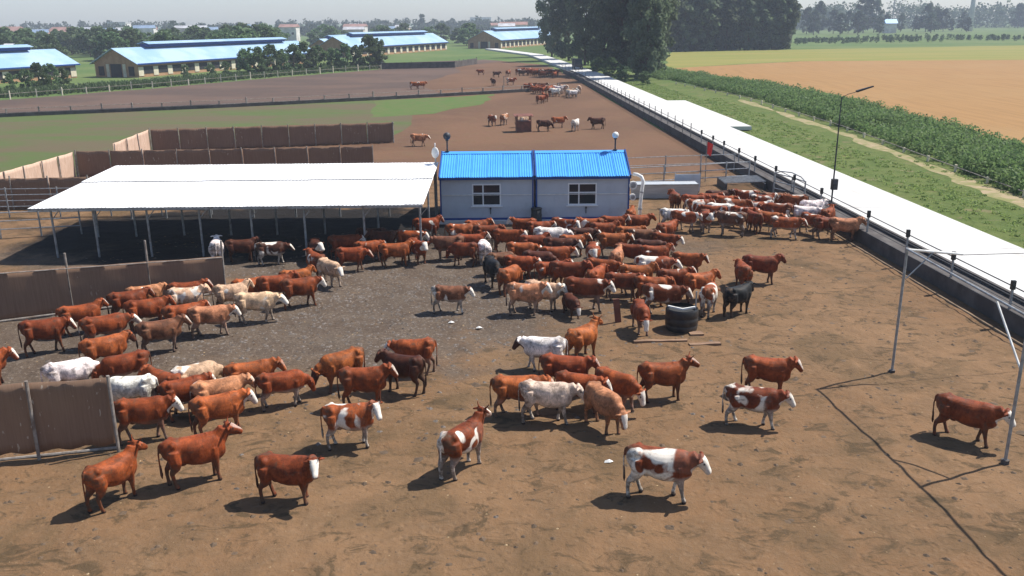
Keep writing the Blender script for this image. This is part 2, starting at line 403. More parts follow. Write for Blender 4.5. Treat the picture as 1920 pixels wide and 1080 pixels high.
# yard with real relief
def relief(name, x0, x1, y0, y1, st, mat, zf, xr=None):
    nx = int((x1-x0)/st)+1; ny = int((y1-y0)/st)+1
    X, Y = np.meshgrid(np.linspace(x0, x1, nx), np.linspace(y0, y1, ny))
    if xr is not None:
        t = (X-x0)/(x1-x0); X = x0 + t*(np.vectorize(xr)(Y)-x0)
    Z = zf(X, Y)
    V = np.stack([X.ravel(), Y.ravel(), Z.ravel()], 1)
    idx = np.arange(nx*ny).reshape(ny, nx)
    Fq = np.stack([idx[:-1, :-1].ravel(), idx[:-1, 1:].ravel(), idx[1:, 1:].ravel(), idx[1:, :-1].ravel()], 1)
    me = bpy.data.meshes.new(name); me.vertices.add(len(V)); me.vertices.foreach_set('co', V.ravel())
    me.loops.add(Fq.size); me.loops.foreach_set('vertex_index', Fq.ravel())
    me.polygons.add(len(Fq)); me.polygons.foreach_set('loop_start', np.arange(0, Fq.size, 4)); me.polygons.foreach_set('loop_total', np.full(len(Fq), 4))
    me.update(calc_edges=True); me.validate(); me.shade_smooth(); me.materials.append(mat)
    o = bpy.data.objects.new(name, me); C.objects.link(o); o['kind'] = 'structure'; return o
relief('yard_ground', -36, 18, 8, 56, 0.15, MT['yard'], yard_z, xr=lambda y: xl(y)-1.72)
relief('yard_strip_ground', -36, 18, 55.98, 66.6, 0.5, MT['yard'], lambda x, y: yard_z(x, y)*np.clip((66.6-y)/8, 0.12, 1), xr=lambda y: xl(y)-1.72)

# back pens
sheet('back_pen_ground', [(-33, 66), (xl(66)-1.72, 66), (xl(120)-1.72, 120), (xl(185)-1.72, 185), (xl(240)-1.72, 240), (-2, 262), (-30, 223), (-46, 190), (-20, 132), (-33, 84)], 0.008, MT['red_dirt'], 0.8)
sheet('far_pen_ground', [(-150, 62), (-64.4, 113), (-20.3, 132.8), (-9, 139), (-17, 165), (-12, 205), (-14, 235), (-28, 226), (-49.7, 193), (-63.6, 163.6), (-79, 139), (-150, 80)], 0.012, MT['grey_dirt'], 1.0)
sheet('far_dirt_ground', [(-33, 224), (-12, 236), (-2, 263), (-8, 275), (-28, 262), (-40, 232)], 0.010, MT['grey_dirt'], 0.8)
sheet('thin_pasture_ground', [(-140, 30), (-34, 58), (-34, 84.5), (-12, 85), (-11, 100), (-13, 118), (-7, 138), (-20.3, 132.2), (-64.4, 112.2), (-140, 75)], 0.016, MT['thin_grass'], 0.9)
sheet('grass_patch', [(-17, 108), (-10, 112), (-4, 126), (-2.2, 141.5), (-8.5, 138), (-19.5, 131)], 0.020, MT['bright_grass'], 1.0, 2.0)

# right side: verge, track, field, crop
sheet('verge_ground', [(xl(5)+RW+.2, 5), (60, 5), (60, 60), (39, 92), (37, 130), (31, 160), (22, 210), (xl(240)+RW, 240), (xl(185)+RW, 185), (xl(100)+RW, 100)], 0.006, MT['verge'], 0.3)
sheet('dirt_track', [(29.9, 20), (31.3, 20), (32.6, 62), (33.8, 92), (33.2, 128), (32.3, 128), (32.6, 92), (31.2, 62)], 0.012, MT['track'], 0.6, 1.1)
sheet('stubble_field', [(41, 50), (180, 30), (400, 150), (134.7, 240), (78, 244), (38.4, 215), (44.6, 170), (46.3, 132), (44.6, 95)], 0.010, MT['stubble'], 0.6, 6)
sheet('crop_strip', [(38.4, 215.5), (78, 244.5), (134.7, 240.5), (400, 150.5), (560, 230), (204, 362), (107, 338), (57, 322), (44, 260)], 0.014, MT['crop'], 1.2, 8)
sheet('far_path', [(180, 316), (330, 318), (330, 323), (180, 319)], 0.022, MT['track'], 0.5, 8)

# concrete road, feed bunk and apron
def strip(name, off0, off1, z0, z1, ys, mat, depth=None):
    """strip along the road between two offsets from its left edge; a closed prism when depth is given"""
    m = MB(); n = len(ys); V = []
    for y in ys:
        V += [(xl(y)+off0, y, z0), (xl(y)+off1, y, z1)]
    Fc = [(2*i, 2*i+1, 2*i+3, 2*i+2) for i in range(n-1)]
    if depth is not None:
        b = len(V)
        for y in ys: V += [(xl(y)+off0, y, depth), (xl(y)+off1, y, depth)]
        for i in range(n-1):
            Fc += [(b+2*i, 2*i, 2*i+2, b+2*i+2), (2*i+1, b+2*i+1, b+2*i+3, 2*i+3)]
        Fc += [(0, b, b+1, 1), (2*n-2, 2*n-1, b+2*n-1, b+2*n-2)]
    m.add(V, Fc); o = m.build(name, mat); o['kind'] = 'structure'; return o
YS = [6+4.9*i for i in range(0, 37)] + [185, 200, 220, 240, 260, 280, 300, 310, 320, 340, 370]
# each cast bay of the road, 5 m long with a joint between, as far as bays can be told apart
road = empty('concrete_road', (0, 0, 0)); road['kind'] = 'structure'
for i in range(24):
    y0 = 6+4.9*i; m = MB(); a, b = y0+.012, y0+4.9-.012; dz = random.uniform(-.004, .004)
    m.hexa([(xl(a), a, 0.1), (xl(a)+RW, a, 0.1), (xl(b)+RW, b, 0.1), (xl(b), b, 0.1), (xl(a), a, RZ+dz), (xl(a)+RW, a, RZ+dz), (xl(b)+RW, b, RZ+dz), (xl(b), b, RZ+dz)])
    m.build('road_slab', MT['road'], road)
y0 = 6+4.9*24
far = strip('far_road', 0, RW, RZ, RZ, [y0]+[y for y in YS if y > y0+1], MT['road'], -0.05)
strip('road_shoulder', RW+.003, RW+1.3, RZ-.06, 0.02, YS, MT['verge'])
# apron slab beside the road
m = MB(); m.hexa([(xl(91)+RW+.02, 91, 0.1), (xl(91)+RW+2.3, 91, .1), (xl(122)+RW+2.5, 122, .1), (xl(122)+RW+.02, 122, .1),
        (xl(91)+RW+.02, 91, RZ-.01), (xl(91)+RW+2.3, 91, RZ-.01), (xl(122)+RW+2.5, 122, RZ-.01), (xl(122)+RW+.02, 122, RZ-.01)])
tag(m.build('concrete_apron', MT['road']), kind='structure')
# feed bunk: yard wall, trough floor, low kerb against the road
bunk = empty('feed_bunk', (0, 0, 0))
tag(bunk, 'long dark concrete feed bunk between the yard and the white road', 'feed bunk')
def bstrip(name, o0, o1, z, d, mat, ys=None):
    o = strip(name, o0, o1, z, z, ys or [y for y in YS if y < 215], mat, d); del o['kind']; o.parent = bunk; return o
bstrip('yard_wall', -1.70, -1.46, 0.68, -0.02, MT['concrete_dk'])
bstrip('trough_floor', -1.455, -0.16, 0.36, -0.02, MT['concrete_dk'])
bstrip('road_kerb', -0.155, -0.003, 0.56, -0.02, MT['concrete_dk'])
bstrip('drain_kerb', -2.30, -2.20, 0.07, -0.02, MT['kerb'], [y for y in YS if y < 60])

# cable fence on the bunk wall: each post a part
fence = empty('cable_fence', (xl(30)-1.58, 30, 0.68))
tag(fence, 'dark post and cable fence standing along the feed bunk wall', 'fence')
fp = MB(); fp.box((0, 0, 0.45), (0.075, 0.075, 0.9)); fpm = fp.mesh('fence_post', MT['steel'])
cp = MB(); cp.box((0, 0, 0.92), (0.15, 0.13, 0.34)); cpm = cp.mesh('post_cap', MT['black'])
tp = MB(); tp.box((0, 0, 0.62), (0.07, 0.07, 1.25)); tpm = tp.mesh('fence_post_tall', MT['post'])
fy = [22.4, 26.6, 30.8, 35.0, 39.0, 43.2, 49.5, 54, 57.5, 62.0, 66, 70.2, 73.6, 77.5]
base = Vector(fence.location)
for y in fy:
    p = inst('post', fpm, Vector((xl(y)-1.58, y, .68))-base, -.035, fence)
    inst('cap', cpm, (0, 0, 0), 0, p)
y = 81.5
while y < 212:
    inst('post', tpm, Vector((xl(y)-1.58, y, .68))-base, -.035, fence); y += 3.4 if y < 150 else 5.5
for z in (1.52, 1.15, 0.9):
    m = MB(); m.tube([Vector((xl(y)-1.58+.06, y, z))-base for y in fy+[100, 130, 160, 185, 212]], 0.026 if z > 1.2 else .018, 5)
    m.build('cable', MT['cable'], fence)
# ------------------------------------------------------------------ the two cabins
HX0, HY, HW, HD = -4.05, 49.0, 5.36, 5.0
EZ, RIDGE = 2.62, 3.62
def corr_sheet(x0, x1, y0, z0, y1, z1, rib=0.14, rh=0.035, t=0.012):
    """ribbed steel sheet from eave (y0,z0) to ridge (y1,z1)"""
    m = MB(); prof = []; x = x0
    while x < x1-1e-4:
        for dx, h in ((0, 0), (rib*.55, 0), (rib*.66, rh), (rib*.90, rh)):
            if x+dx < x1-1e-4: prof.append((x+dx, h))
        x += rib
    prof.append((x1, 0)); n = len(prof); V = []
    for (yy, zz) in ((y0, z0), (y1, z1)):
        for (px, h) in prof: V.append((px, yy, zz+h))
        for (px, h) in prof: V.append((px, yy, zz+h-t))
    Fc = []
    for i in range(n-1):
        Fc += [(i, i+1, 2*n+i+1, 2*n+i), (n+i+1, n+i, 3*n+i, 3*n+i+1), (i+1, i, n+i, n+i+1)]
    m.add(V, Fc); return m
def cabin(x0, label, dark_door):
    h = empty('site_cabin', (x0+HW/2, HY, 0)); ox = x0+HW/2
    tag(h, label, 'cabin', 'blue roofed cabins beside the long white roof')
    X0, X1 = -HW/2+.06, HW/2-.06
    m = MB(); m.box((0, HD/2-.1, .11), (HW+.12, HD+.5, .22)); m.build('plinth', MT['concrete'], h)
    # walls with a real window opening
    wx0, wx1, wz0, wz1 = -.95+.12, .68+.12, 1.02, 2.28
    wall = MB(); T = .08
    for (a, b, z0, z1) in ((X0, wx0, .22, EZ), (wx1, X1, .22, EZ), (wx0, wx1, .22, wz0), (wx0, wx1, wz1, EZ)):
        wall.box(((a+b)/2, T/2, (z0+z1)/2), (b-a, T, z1-z0))
    wall.box((X0+T/2, HD/2+T/2, (.22+EZ)/2), (T, HD-T, EZ-.22)); wall.box((X1-T/2, HD/2+T/2, (.22+EZ)/2), (T, HD-T, EZ-.22))
    wall.box((0, HD+T/2, (.22+EZ)/2), (X1-X0, T, EZ-.22))
    for xx in (X0, X1-T):       # gables
        wall.add([(xx, 0, EZ), (xx, HD, EZ), (xx, HD/2, RIDGE-.05), (xx+T, 0, EZ), (xx+T, HD, EZ), (xx+T, HD/2, RIDGE-.05)], [(2, 1, 0), (3, 4, 5), (0, 1, 4, 3), (1, 2, 5, 4), (2, 0, 3, 5)])
    wl = wall.build('wall', MT['wall_panel'], h)
    m = MB(); m.box((0, HD/2, .24), (HW-.3, HD-.3, .03)); m.build('floor', MT['dark_opening'], h)
    for k in range(1, 5):       # panel joints
        xx = X0+(X1-X0)*k/5
        if wx0-.05 < xx < wx1+.05: continue
        m = MB(); m.box((xx, -.006, (.3+EZ)/2), (.02, .014, EZ-.36)); m.build('panel_joint', MT['wall_panel'], wl)
    for (xx) in (X0-.02, X1-.06):
        m = MB(); m.box((xx+.04, -.012, (.22+EZ)/2), (.09, .05, EZ-.22)); m.build('corner_trim', MT['blue_trim'], h)
    m = MB(); m.box((0, -.02, .28), (X1-X0-.14, .04, .11)); m.build('base_rail', MT['blue_trim'], h)
    # window
    wf = MB(); fw_ = .075
    for c, d in ((((wx0+wx1)/2, .02, wz0+fw_/2), (wx1-wx0, .1, fw_)), (((wx0+wx1)/2, .02, wz1-fw_/2), (wx1-wx0, .1, fw_)),
                 ((wx0+fw_/2, .02, (wz0+wz1)/2), (fw_, .096, wz1-wz0-2*fw_)), ((wx1-fw_/2, .02, (wz0+wz1)/2), (fw_, .096, wz1-wz0-2*fw_)),
                 ((wx0+.62, .02, (wz0+wz1)/2), (.07, .09, wz1-wz0-2*fw_)),):
        wf.box(c, d)
    tz = wz0+.72
    wf.box((wx0+(.62-.035+fw_)/2, .02, tz), (.62-.035-fw_, .085, .06)); wf.box(((wx0+.655+wx1-fw_)/2, .02, tz), (wx1-fw_-wx0-.655, .085, .06))
    win = wf.build('window', MT['frame_grey'], h)
    for (a, b) in ((wx0+fw_, wx0+.585), (wx0+.655, wx1-fw_)):
        for (c, d) in ((wz0+fw_, tz-.03), (tz+.03, wz1-fw_)):
            m = MB(); m.box(((a+b)/2, .035, (c+d)/2), (b-a, .008, d-c)); m.build('pane', MT['glass'], win)
    m = MB(); m.box(((wx0+wx1)/2, -.045, wz0-.03), (wx1-wx0+.16, .12, .05)); m.build('sill', MT['frame_grey'], win)
    m = MB(); m.beam((X0+.1, -.04, 1.66), (wx0-.01, -.04, 1.66), .035); m.beam((wx1+.01, -.04, 1.66), (X1-.1, -.04, 1.66), .035); m.beam((wx0-.01, -.055, 1.66), (wx1+.01, -.055, 1.66), .035)
    m.build('conduit', MT['white_paint'], h)
    m = MB(); m.beam((.2, -.04, .55), (.2, -.04, .85), .04); m.box((.2, -.05, .88), (.1, .07, .1)); m.build('tap', MT['dark_steel'], h)
    # roof: ribbed sheets, each a part
    roof = MB(); roof.box((0, -.2, EZ-.02), (HW+.02, .07, .13)); rf = roof.build('eave_trim', MT['blue_trim'], h)
    nS = 6; wS = (HW-.02)/nS
    for k in range(nS):
        a = -HW/2+.01+k*wS; lift = .012*(k % 2)
        corr_sheet(a, a+wS+.03*(k < nS-1), -.26, EZ+.06+lift, HD/2, RIDGE+.06+lift, wS/6.5).build('roof_sheet', MT['blue_roof'], h)
        corr_sheet(a, a+wS+.03*(k < nS-1), HD+.26, EZ+.06+lift, HD/2, RIDGE+.06+lift, wS/6.5).build('roof_sheet', MT['blue_roof'], h)
    m = MB(); m.add([(-HW/2, HD/2-.22, RIDGE+.03), (HW/2, HD/2-.22, RIDGE+.03), (HW/2, HD/2, RIDGE+.14), (-HW/2, HD/2, RIDGE+.14), (HW/2, HD/2+.22, RIDGE+.03), (-HW/2, HD/2+.22, RIDGE+.03)],
            [(0, 1, 2, 3), (3, 2, 4, 5), (0, 3, 5), (1, 4, 2), (0, 5, 4, 1)]); m.build('ridge_cap', MT['blue_roof'], h)
    for s in (-1, 1):
        m = MB(); x = s*(HW/2-.03)
        m.beam((x, -.28, EZ+.09), (x, HD/2, RIDGE+.13), .06, .12); m.beam((x, HD+.28, EZ+.09), (x, HD/2, RIDGE+.13), .06, .12); m.build('barge_trim', MT['blue_trim'], h)
    return h
hL = cabin(HX0, 'left blue roofed grey cabin, next to the long white roof', True)
hR = cabin(HX0+HW+.04, 'right blue roofed grey cabin, next to the white flue pipe', False)
def globe(name, p, pole_h, r, mat, label, cat='camera'):
    e = empty(name, (p[0], p[1], p[2]))
    m = MB(); m.tube([(0, 0, 0), (0, 0, pole_h)], .045, 8); m.box((0, 0, .02), (.22, .22, .04)); m.build('pole', MT['dark_steel'], e)
    m = MB(); m.tube([(0, 0, pole_h-.005), (0, 0, pole_h+.1)], .09, 10); m.build('collar', MT['dark_steel'], e)
    m = MB(); m.ball((0, 0, pole_h+r+.05), r, 16, 10); m.build('globe', mat, e, True)
    tag(e, label, cat); return e
globe('globe_lamp', (6.1, HY+HD/2+.0, RIDGE+.14), .62, .19, MT['white_paint'], 'white globe on a dark pole above the right cabin', 'lamp')
globe('globe_lamp', (-3.7, HY+HD/2+.0, RIDGE+.14), .62, .22, MT['dark_steel'], 'dark globe on a pole above the left cabin', 'lamp')
# white dish on the left gable
e = empty('dish', (-4.35, HY+1.9, 0)); tag(e, 'small white oval dish on a pole left of the left cabin', 'dish')
m = MB(); m.tube([(0, 0, 0), (0, 0, 3.75)], .04, 8); m.build('pole', MT['steel'], e)
m = MB(); m.ball((0, -.12, 3.8), .28, 14, 9, (.75, .3, 1.15)); m.tube([(0, -.1, 4.12), (0, -.1, 4.35)], .03, 6); m.build('dish_bowl', MT['white_paint'], e, True)
# flue pipe right of the right cabin
e = empty('flue_pipe', (7.38, HY+.5, 0)); tag(e, 'bent white flue pipe standing right of the right cabin', 'pipe')
m = MB(); m.tube([(-.42, .3, 2.62), (-.2, .2, 2.6), (.02, .05, 2.5), (.12, 0, 2.25), (.06, 0, 1.7), (.0, 0, 1.0), (-.02, 0, 0)], .10, 12); m.build('pipe', MT['white_paint'], e, True)
m = MB(); m.tube([(-.01, 0, .62), (-.01, 0, .72)], .13, 12); m.tube([(.05, 0, 1.6), (.055, 0, 1.68)], .13, 12); m.build('collar', MT['steel'], e)
def fan(z, s, label):
    e = empty('round_vent', (6.86, HY-.04, z)); tag(e, label, 'vent')
    m = MB(); m.tube([(0, .1, 0), (0, -.04, 0)], .23*s, 20); m.build('rim', MT['white_paint'], e)
    m = MB(); m.tube([(0, -.042, 0), (0, -.05, 0)], .15*s, 16); m.build('grille', MT['steel'], e)
fan(2.12, 1.0, 'upper round white vent at the right end of the cabins'); fan(1.45, .8, 'lower smaller round vent at the right end of the cabins')
e = empty('plastic_drum', (HX0+HW+.1, HY-.55, 0.02)); tag(e, 'dark drum standing between the two cabins', 'drum')
m = MB(); m.tube([(0, 0, 0), (0, 0, .3), (0, 0, .33), (0, 0, .6), (0, 0, .63), (0, 0, .92)], [.3, .31, .29, .31, .29, .3], 18); m.build('body', MT['black'], e, True)
m = MB(); m.tube([(0, 0, .92), (0, 0, .96)], .32, 18); m.build('lid', MT['black'], e)

# ------------------------------------------------------------------ open shed with the white roof
shed = empty('open_shed', (-13.6, 42.0, 0)); tag(shed, 'long open cattle shelter with a flat white sheet roof on steel posts', 'shelter')
so = Vector(shed.location)
def shz(y): return 2.62 + (y-41.6)*0.045
x0s, x1s = -23.2, -4.25
front = [-22.4, -20.35, -17.75, -15.2, -12.7, -10.1, -7.2, -4.45]
for yy in (42.1, 46.6, 51.0):
    for i, x in enumerate(front):
        m = MB(); top = shz(yy)-.16
        m.tube([(x-so.x, yy-so.y, -.05), (x-so.x, yy-so.y, top)], .055, 8); p = m.build('post', MT['steel'], shed)
        if yy < 43:
            m = MB(); m.beam((x-so.x, yy-so.y, top-.55), (x-so.x+.45, yy-so.y, top-.02), .04); m.build('brace', MT['steel'], p)
for yy in (42.1, 44.3, 46.6, 48.8, 51.0):
    m = MB(); m.beam((x0s+.3-so.x, yy-so.y, shz(yy)-.12), (x1s-.1-so.x, yy-so.y, shz(yy)-.12), .06, .12); m.build('purlin', MT['steel'], shed)
for x in front:
    m = MB(); m.beam((x-so.x, 41.8-so.y, shz(41.8)-.055), (x-so.x, 51.4-so.y, shz(51.4)-.055), .05, .07); m.build('rafter', MT['steel'], shed)
nS = 20; wS = (x1s-x0s)/nS
for k in range(nS):
    a = x0s+k*wS-so.x
    jag = random.uniform(-.05, .05) + (.22 if k == nS-1 else 0)
    y1 = 47.55; lift = .008*(k % 2)
    corr_sheet(a, a+wS+.02, 41.55+jag*.4-so.y, shz(41.55)+lift, y1-so.y, shz(y1)+lift, wS/5, .012).build('roof_sheet', MT['white_metal'], shed)
    corr_sheet(a, a+wS+.02, y1-.35-so.y, shz(y1)+.035+lift, 51.6-so.y, shz(51.6)+.035+lift, wS/5, .012).build('roof_sheet', MT['white_metal'], shed)
m = MB(); m.beam((x0s-so.x, 41.56-so.y, shz(41.5)-.07), (x1s-so.x, 41.56-so.y, shz(41.5)-.07), .05, .10); m.build('eave_board', MT['steel'], shed)

# ------------------------------------------------------------------ windbreaks of brown cloth on posts
def windbreak(a, b, h0, h1, n, label, mat=None, post_up=0.0, gap=0.0, back=False, group='brown cloth windbreaks'):
    a = Vector((a[0], a[1], 0)); b = Vector((b[0], b[1], 0)); e = empty('windbreak', a)
    tag(e, label, 'windbreak', group)
    d = (b-a); L = d.length; u = d.normalized(); nrm = Vector((u.y, -u.x, 0))      # towards the camera side
    if nrm.y > 0: nrm = -nrm
    side = nrm*(-.07 if back else .07)
    for i in range(n+1):
        t = i/n; h = h0+(h1-h0)*t; p = u*(L*t)+side
        lean = Vector((random.uniform(-.05, .05), random.uniform(-.04, .04), 0))
        m = MB(); m.tube([p+Vector((0, 0, -.1)), p+lean+Vector((0, 0, h+post_up*random.uniform(.7, 1.15)))], .045, 7); m.build('post', MT['post'], e)
    for i in range(n):
        t0, t1 = i/n+.002, (i+1)/n-.002; nx, nz = 12, 7; V = []; ph = random.uniform(0, 6)
        for s in (0, 1):
            for j in range(nz+1):
                for k in range(nx+1):
                    t = t0+(t1-t0)*k/nx; h = h0+(h1-h0)*t
                    z0 = gap + .04*math.sin(k*1.3+ph); z = z0+(h-z0-.03*(1-abs(2*k/nx-1)))*j/nz
                    w_ = .018*math.sin(k*.9+ph)*math.sin(j*.6+.5)+.005*math.sin(k*2.7+ph*2)
                    q = u*(L*t)+nrm*(w_ + (.006 if s == 0 else -.006)); V.append((q.x, q.y, z))
        N = (nx+1)*(nz+1); Fc = []
        for j in range(nz):
            for k in range(nx):
                q = j*(nx+1)+k
                Fc += [(q, q+1, q+nx+2, q+nx+1), (N+q+1, N+q, N+q+nx+1, N+q+nx+2)]
        for k in range(nx):
            Fc += [(k+1, k, N+k, N+k+1), (nz*(nx+1)+k, nz*(nx+1)+k+1, N+nz*(nx+1)+k+1, N+nz*(nx+1)+k)]
        MB().add(V, Fc).build('cloth_panel', mat or MT['cloth'], e, True)
    if gap:
        m = MB(); m.tube([Vector((0, 0, .07))-side, u*L+Vector((0, 0, .09))-side], .04, 6); m.build('bottom_rail', MT['post'], e)
        m = MB(); m.tube([Vector((0, 0, h0*.97))-side*.6, u*L+Vector((0, 0, h1*.97))-side*.6], .022, 6); m.build('top_rail', MT['post'], e)
    return e
windbreak((-16.4, 20.2), (-10.62, 21.45), 2.3, 2.15, 3, 'brown cloth windbreak at the lower left, nearest the camera', gap=.24, post_up=.1)
windbreak((-25.5, 29.7), (-12.2, 35.9), 2.3, 1.65, 5, 'brown cloth windbreak in front of the white roofed shelter, posts poking above it', post_up=.75, back=True, gap=.06)
windbreak((-38, 53.6), (-24.2, 54.9), 2.0, 1.95, 6, 'dark brown cloth windbreak behind the left end of the white roof', post_up=.15)
windbreak((-32.6, 66.1), (-10.6, 67.7), 2.0, 1.95, 9, 'brown cloth windbreak behind the white roof, nearer of two long ones', post_up=.1)
windbreak((-32.3, 79.6), (-11.2, 84.5), 2.05, 1.95, 9, 'brown cloth windbreak farthest behind the white roof, next to the pasture', post_up=.1)
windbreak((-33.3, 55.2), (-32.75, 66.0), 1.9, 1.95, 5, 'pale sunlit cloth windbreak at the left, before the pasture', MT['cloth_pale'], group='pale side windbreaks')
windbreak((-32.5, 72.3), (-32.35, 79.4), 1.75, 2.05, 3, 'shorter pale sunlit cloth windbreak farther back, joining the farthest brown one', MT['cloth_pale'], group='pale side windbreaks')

# ------------------------------------------------------------------ pipe rail pen at the left of the shed
def rail_fence(name, pts, zs, label, cat='fence', rad=.03, pr=.045, mat='steel', top=None, group=None):
    o = Vector((pts[0][0], pts[0][1], 0)); e = empty(name, o); tag(e, label, cat, group)
    P = [Vector((p[0], p[1], 0))-o for p in pts]
    for p in P:
        m = MB(); m.tube([p, p+Vector((0, 0, top or max(zs)+.1))], pr, 7); m.build('post', MT[mat], e)
    for z in zs:
        m = MB(); m.tube([p+Vector((0, .04, z)) for p in P], rad, 6); m.build('rail', MT[mat], e)
    return e
rail_fence('rail_fence', [(-36, 51.6), (-33, 51.6), (-30, 51.7), (-27, 51.8), (-24, 51.9), (-21, 52), (-18, 52.0)], (.35, .7, 1.05, 1.4, 1.75), 'grey steel rail fence behind the left end of the shelter')
rail_fence('rail_fence', [(-27.6, 46.4), (-25.6, 46.8), (-23.6, 47.2)], (.5, .95, 1.4), 'short grey rail fence beside the left end of the shelter')

# ------------------------------------------------------------------ handling gates right of the cabins
e = empty('metal_trough', (9.9, 56.2, 0)); tag(e, 'grey sheet metal water trough right of the cabins', 'trough')
m = MB(); L2, Wt = 2.1, .55
m.hexa([(-L2, -Wt*.6, 0), (L2, -Wt*.6, 0), (L2, Wt*.6, 0), (-L2, Wt*.6, 0), (-L2, -Wt, .95), (L2, -Wt, .95), (L2, Wt, .95), (-L2, Wt, .95)])
m.f = [f for f in m.f if f != (4, 5, 6, 7)]
m.hexa([(-L2+.04, -Wt*.6+.04, .05), (L2-.04, -Wt*.6+.04, .05), (L2-.04, Wt*.6-.04, .05), (-L2+.04, Wt*.6-.04, .05), (-L2+.04, -Wt+.04, .95), (L2-.04, -Wt+.04, .95), (L2-.04, Wt-.04, .95), (-L2+.04, Wt-.04, .95)])
m.build('basin', MT['trough_sheet'], e)
m = MB(); m.box((0, 0, .70), (4.0, .85, .02)); m.build('water', MT['glass'], e)
for s in (-1, 1):
    m = MB(); m.beam((-L2-.02, s*(Wt+.02), .93), (L2+.02, s*(Wt+.02), .93), .06); m.build('rim', MT['steel'], e)
e = empty('sheet_panel', (11.6, 57.4, 0), .05); tag(e, 'pale grey sheet panel standing behind the red cattle right of the cabins', 'panel')
m = MB(); m.box((0, 0, .72), (1.7, .05, 1.15)); m.build('sheet', MT['wall_panel'], e)
for s in (-1, 1):
    m = MB(); m.box((s*.8, .05, .68), (.07, .05, 1.36)); m.build('post', MT['steel'], e)
rail_fence('rail_fence', [(7.9, 58.8), (10.4, 59.4), (13.0, 60.0), (14.9, 60.6), (16.6, 61)], (.55, 1.05, 1.5), 'grey rail fence running from the cabins to the feed bunk', rad=.035)
rail_fence('rail_fence', [(8.4, 64.6), (11.5, 65.2), (14.2, 65.6), (16.8, 66)], (.7, 1.3), 'second grey rail fence farther behind the cabins, towards the feed bunk', rad=.03)
e = rail_fence('yard_gate', [(16.95, 56.2), (17.6, 54.6), (17.9, 53.0)], (.55, 1.0, 1.5), 'arched tubular gate closing the gap beside the white road', 'gate', .035, .05, 'steel', 1.55)
m = MB(); m.tube([(0, 0, 1.5), (.25, -.6, 1.72), (.6, -1.6, 1.8), (.85, -2.6, 1.7), (.95, -3.2, 1.5)], .035, 7); m.build('arch', MT['steel'], e)
# cattle grid of steel bars by the gate
e = empty('cattle_grid', (15.6, 59.5, 0)); tag(e, 'low stack of dark steel bars beside the gate and the road', 'cattle grid')
for k in range(9):
    m = MB(); m.beam((-1.3, -1.1+k*.27, .5), (1.5, -1.0+k*.27, .58), .07); m.build('bar', MT['steel'], e)
for s in (-1.2, 1.4):
    m = MB(); m.box((s, 0, .23), (.12, 2.5, .46)); m.build('bearer', MT['dark_steel'], e)
# red flag
e = empty('red_flag', (13.7, 61.6, 0)); tag(e, 'small red flag on a thin pole near the gate', 'flag')
m = MB(); m.tube([(0, 0, 0), (0, 0, 2.9)], .03, 6); m.build('pole', MT['post'], e)
m = MB(); V = []; nx, nz = 6, 8
for s in (0, 1):
    for j in range(nz+1):
        for k in range(nx+1):
            V.append((.03+.40*k/nx*(1-.3*j/nz), .05*math.sin(k*1.5+j*.4)+.012*s, 2.85-.85*j/nz-.18*k/nx))
N = (nx+1)*(nz+1); Fc = []
for j in range(nz):
    for k in range(nx):
        q = j*(nx+1)+k; Fc += [(q, q+1, q+nx+2, q+nx+1), (N+q+1, N+q, N+q+nx+1, N+q+nx+2)]
m.add(V, Fc).build('cloth', MT['red'], e, True)
# street lamp with a black box by the road
p = at(1582, 383, .5); e = empty('street_lamp', (xl(p[1])-.35, p[1], .36)); tag(e, 'tall thin dark street lamp with a black box beside the white road', 'street lamp')
m = MB(); m.tube([(0, 0, 0), (0, 0, 3.0), (0, 0, 6.35)], [.055, .045, .032], 8); m.build('pole', MT['dark_steel'], e)
m = MB(); m.box((0.03, -.1, 1.35), (.34, .26, .62)); bx_ = m.build('control_box', MT['black'], e)
m = MB(); m.box((0.03, -.245, 1.5), (.24, .03, .24)); m.box((.03, -.245, 1.2), (.18, .03, .16)); m.build('cover', MT['dark_steel'], bx_)
m = MB(); m.tube([(0, 0, 6.3), (.35, 0, 6.5), (.95, 0, 6.66)], .018, 6); m.build('arm', MT['dark_steel'], e)
m = MB(); m.hexa([(.82, -.13, 6.60), (1.75, -.09, 6.90), (1.75, .09, 6.90), (.82, .13, 6.60), (.80, -.12, 6.70), (1.73, -.06, 6.96), (1.73, .06, 6.96), (.80, .12, 6.70)]); m.build('lamp_head', MT['black'], e)

# ------------------------------------------------------------------ tall pole row with top bar in the yard
fr = empty('pole_frame', (12.25, 26.4, 0)); tag(fr, 'tall grey steel poles joined by a top rail at the right of the yard', 'pole frame')
fo = Vector(fr.location); pp = [(12.25, 26.4, 4.17), (12.62, 20.3, 4.0), (13.0, 14.0, 4.1), (13.4, 7.8, 4.1)]
for (x, y, h) in pp:
    m = MB(); m.tube([(x-fo.x, y-fo.y, -.1), (x-fo.x, y-fo.y, h)], .042, 10); p = m.build('pole', MT['steel'], fr)
    m = MB(); m.tube([(x-fo.x, y-fo.y, -.02), (x-fo.x, y-fo.y, .12)], .10, 8); m.build('footing', MT['concrete_dk'], p)
m = MB(); m.tube([Vector((x, y, h-.03))-fo for (x, y, h) in pp], .034, 8); m.build('top_rail', MT['steel'], fr)
m = MB(); m.tube([Vector((12.25, 26.4, 4.12))-fo, Vector((14.1, 26.6, 3.9))-fo], .04, 8); m.build('arm', MT['white_paint'], fr)
m = MB(); m.tube([Vector((12.3, 26.35, 3.2))-fo, Vector((13.1, 26.45, 4.0))-fo], .02, 6); m.build('brace', MT['steel'], fr)
m = MB(); m.tube([Vector((12.62, 20.3, 2.6))-fo, Vector((12.55, 21.7, 3.98))-fo], .03, 6); m.build('brace', MT['white_paint'], fr)
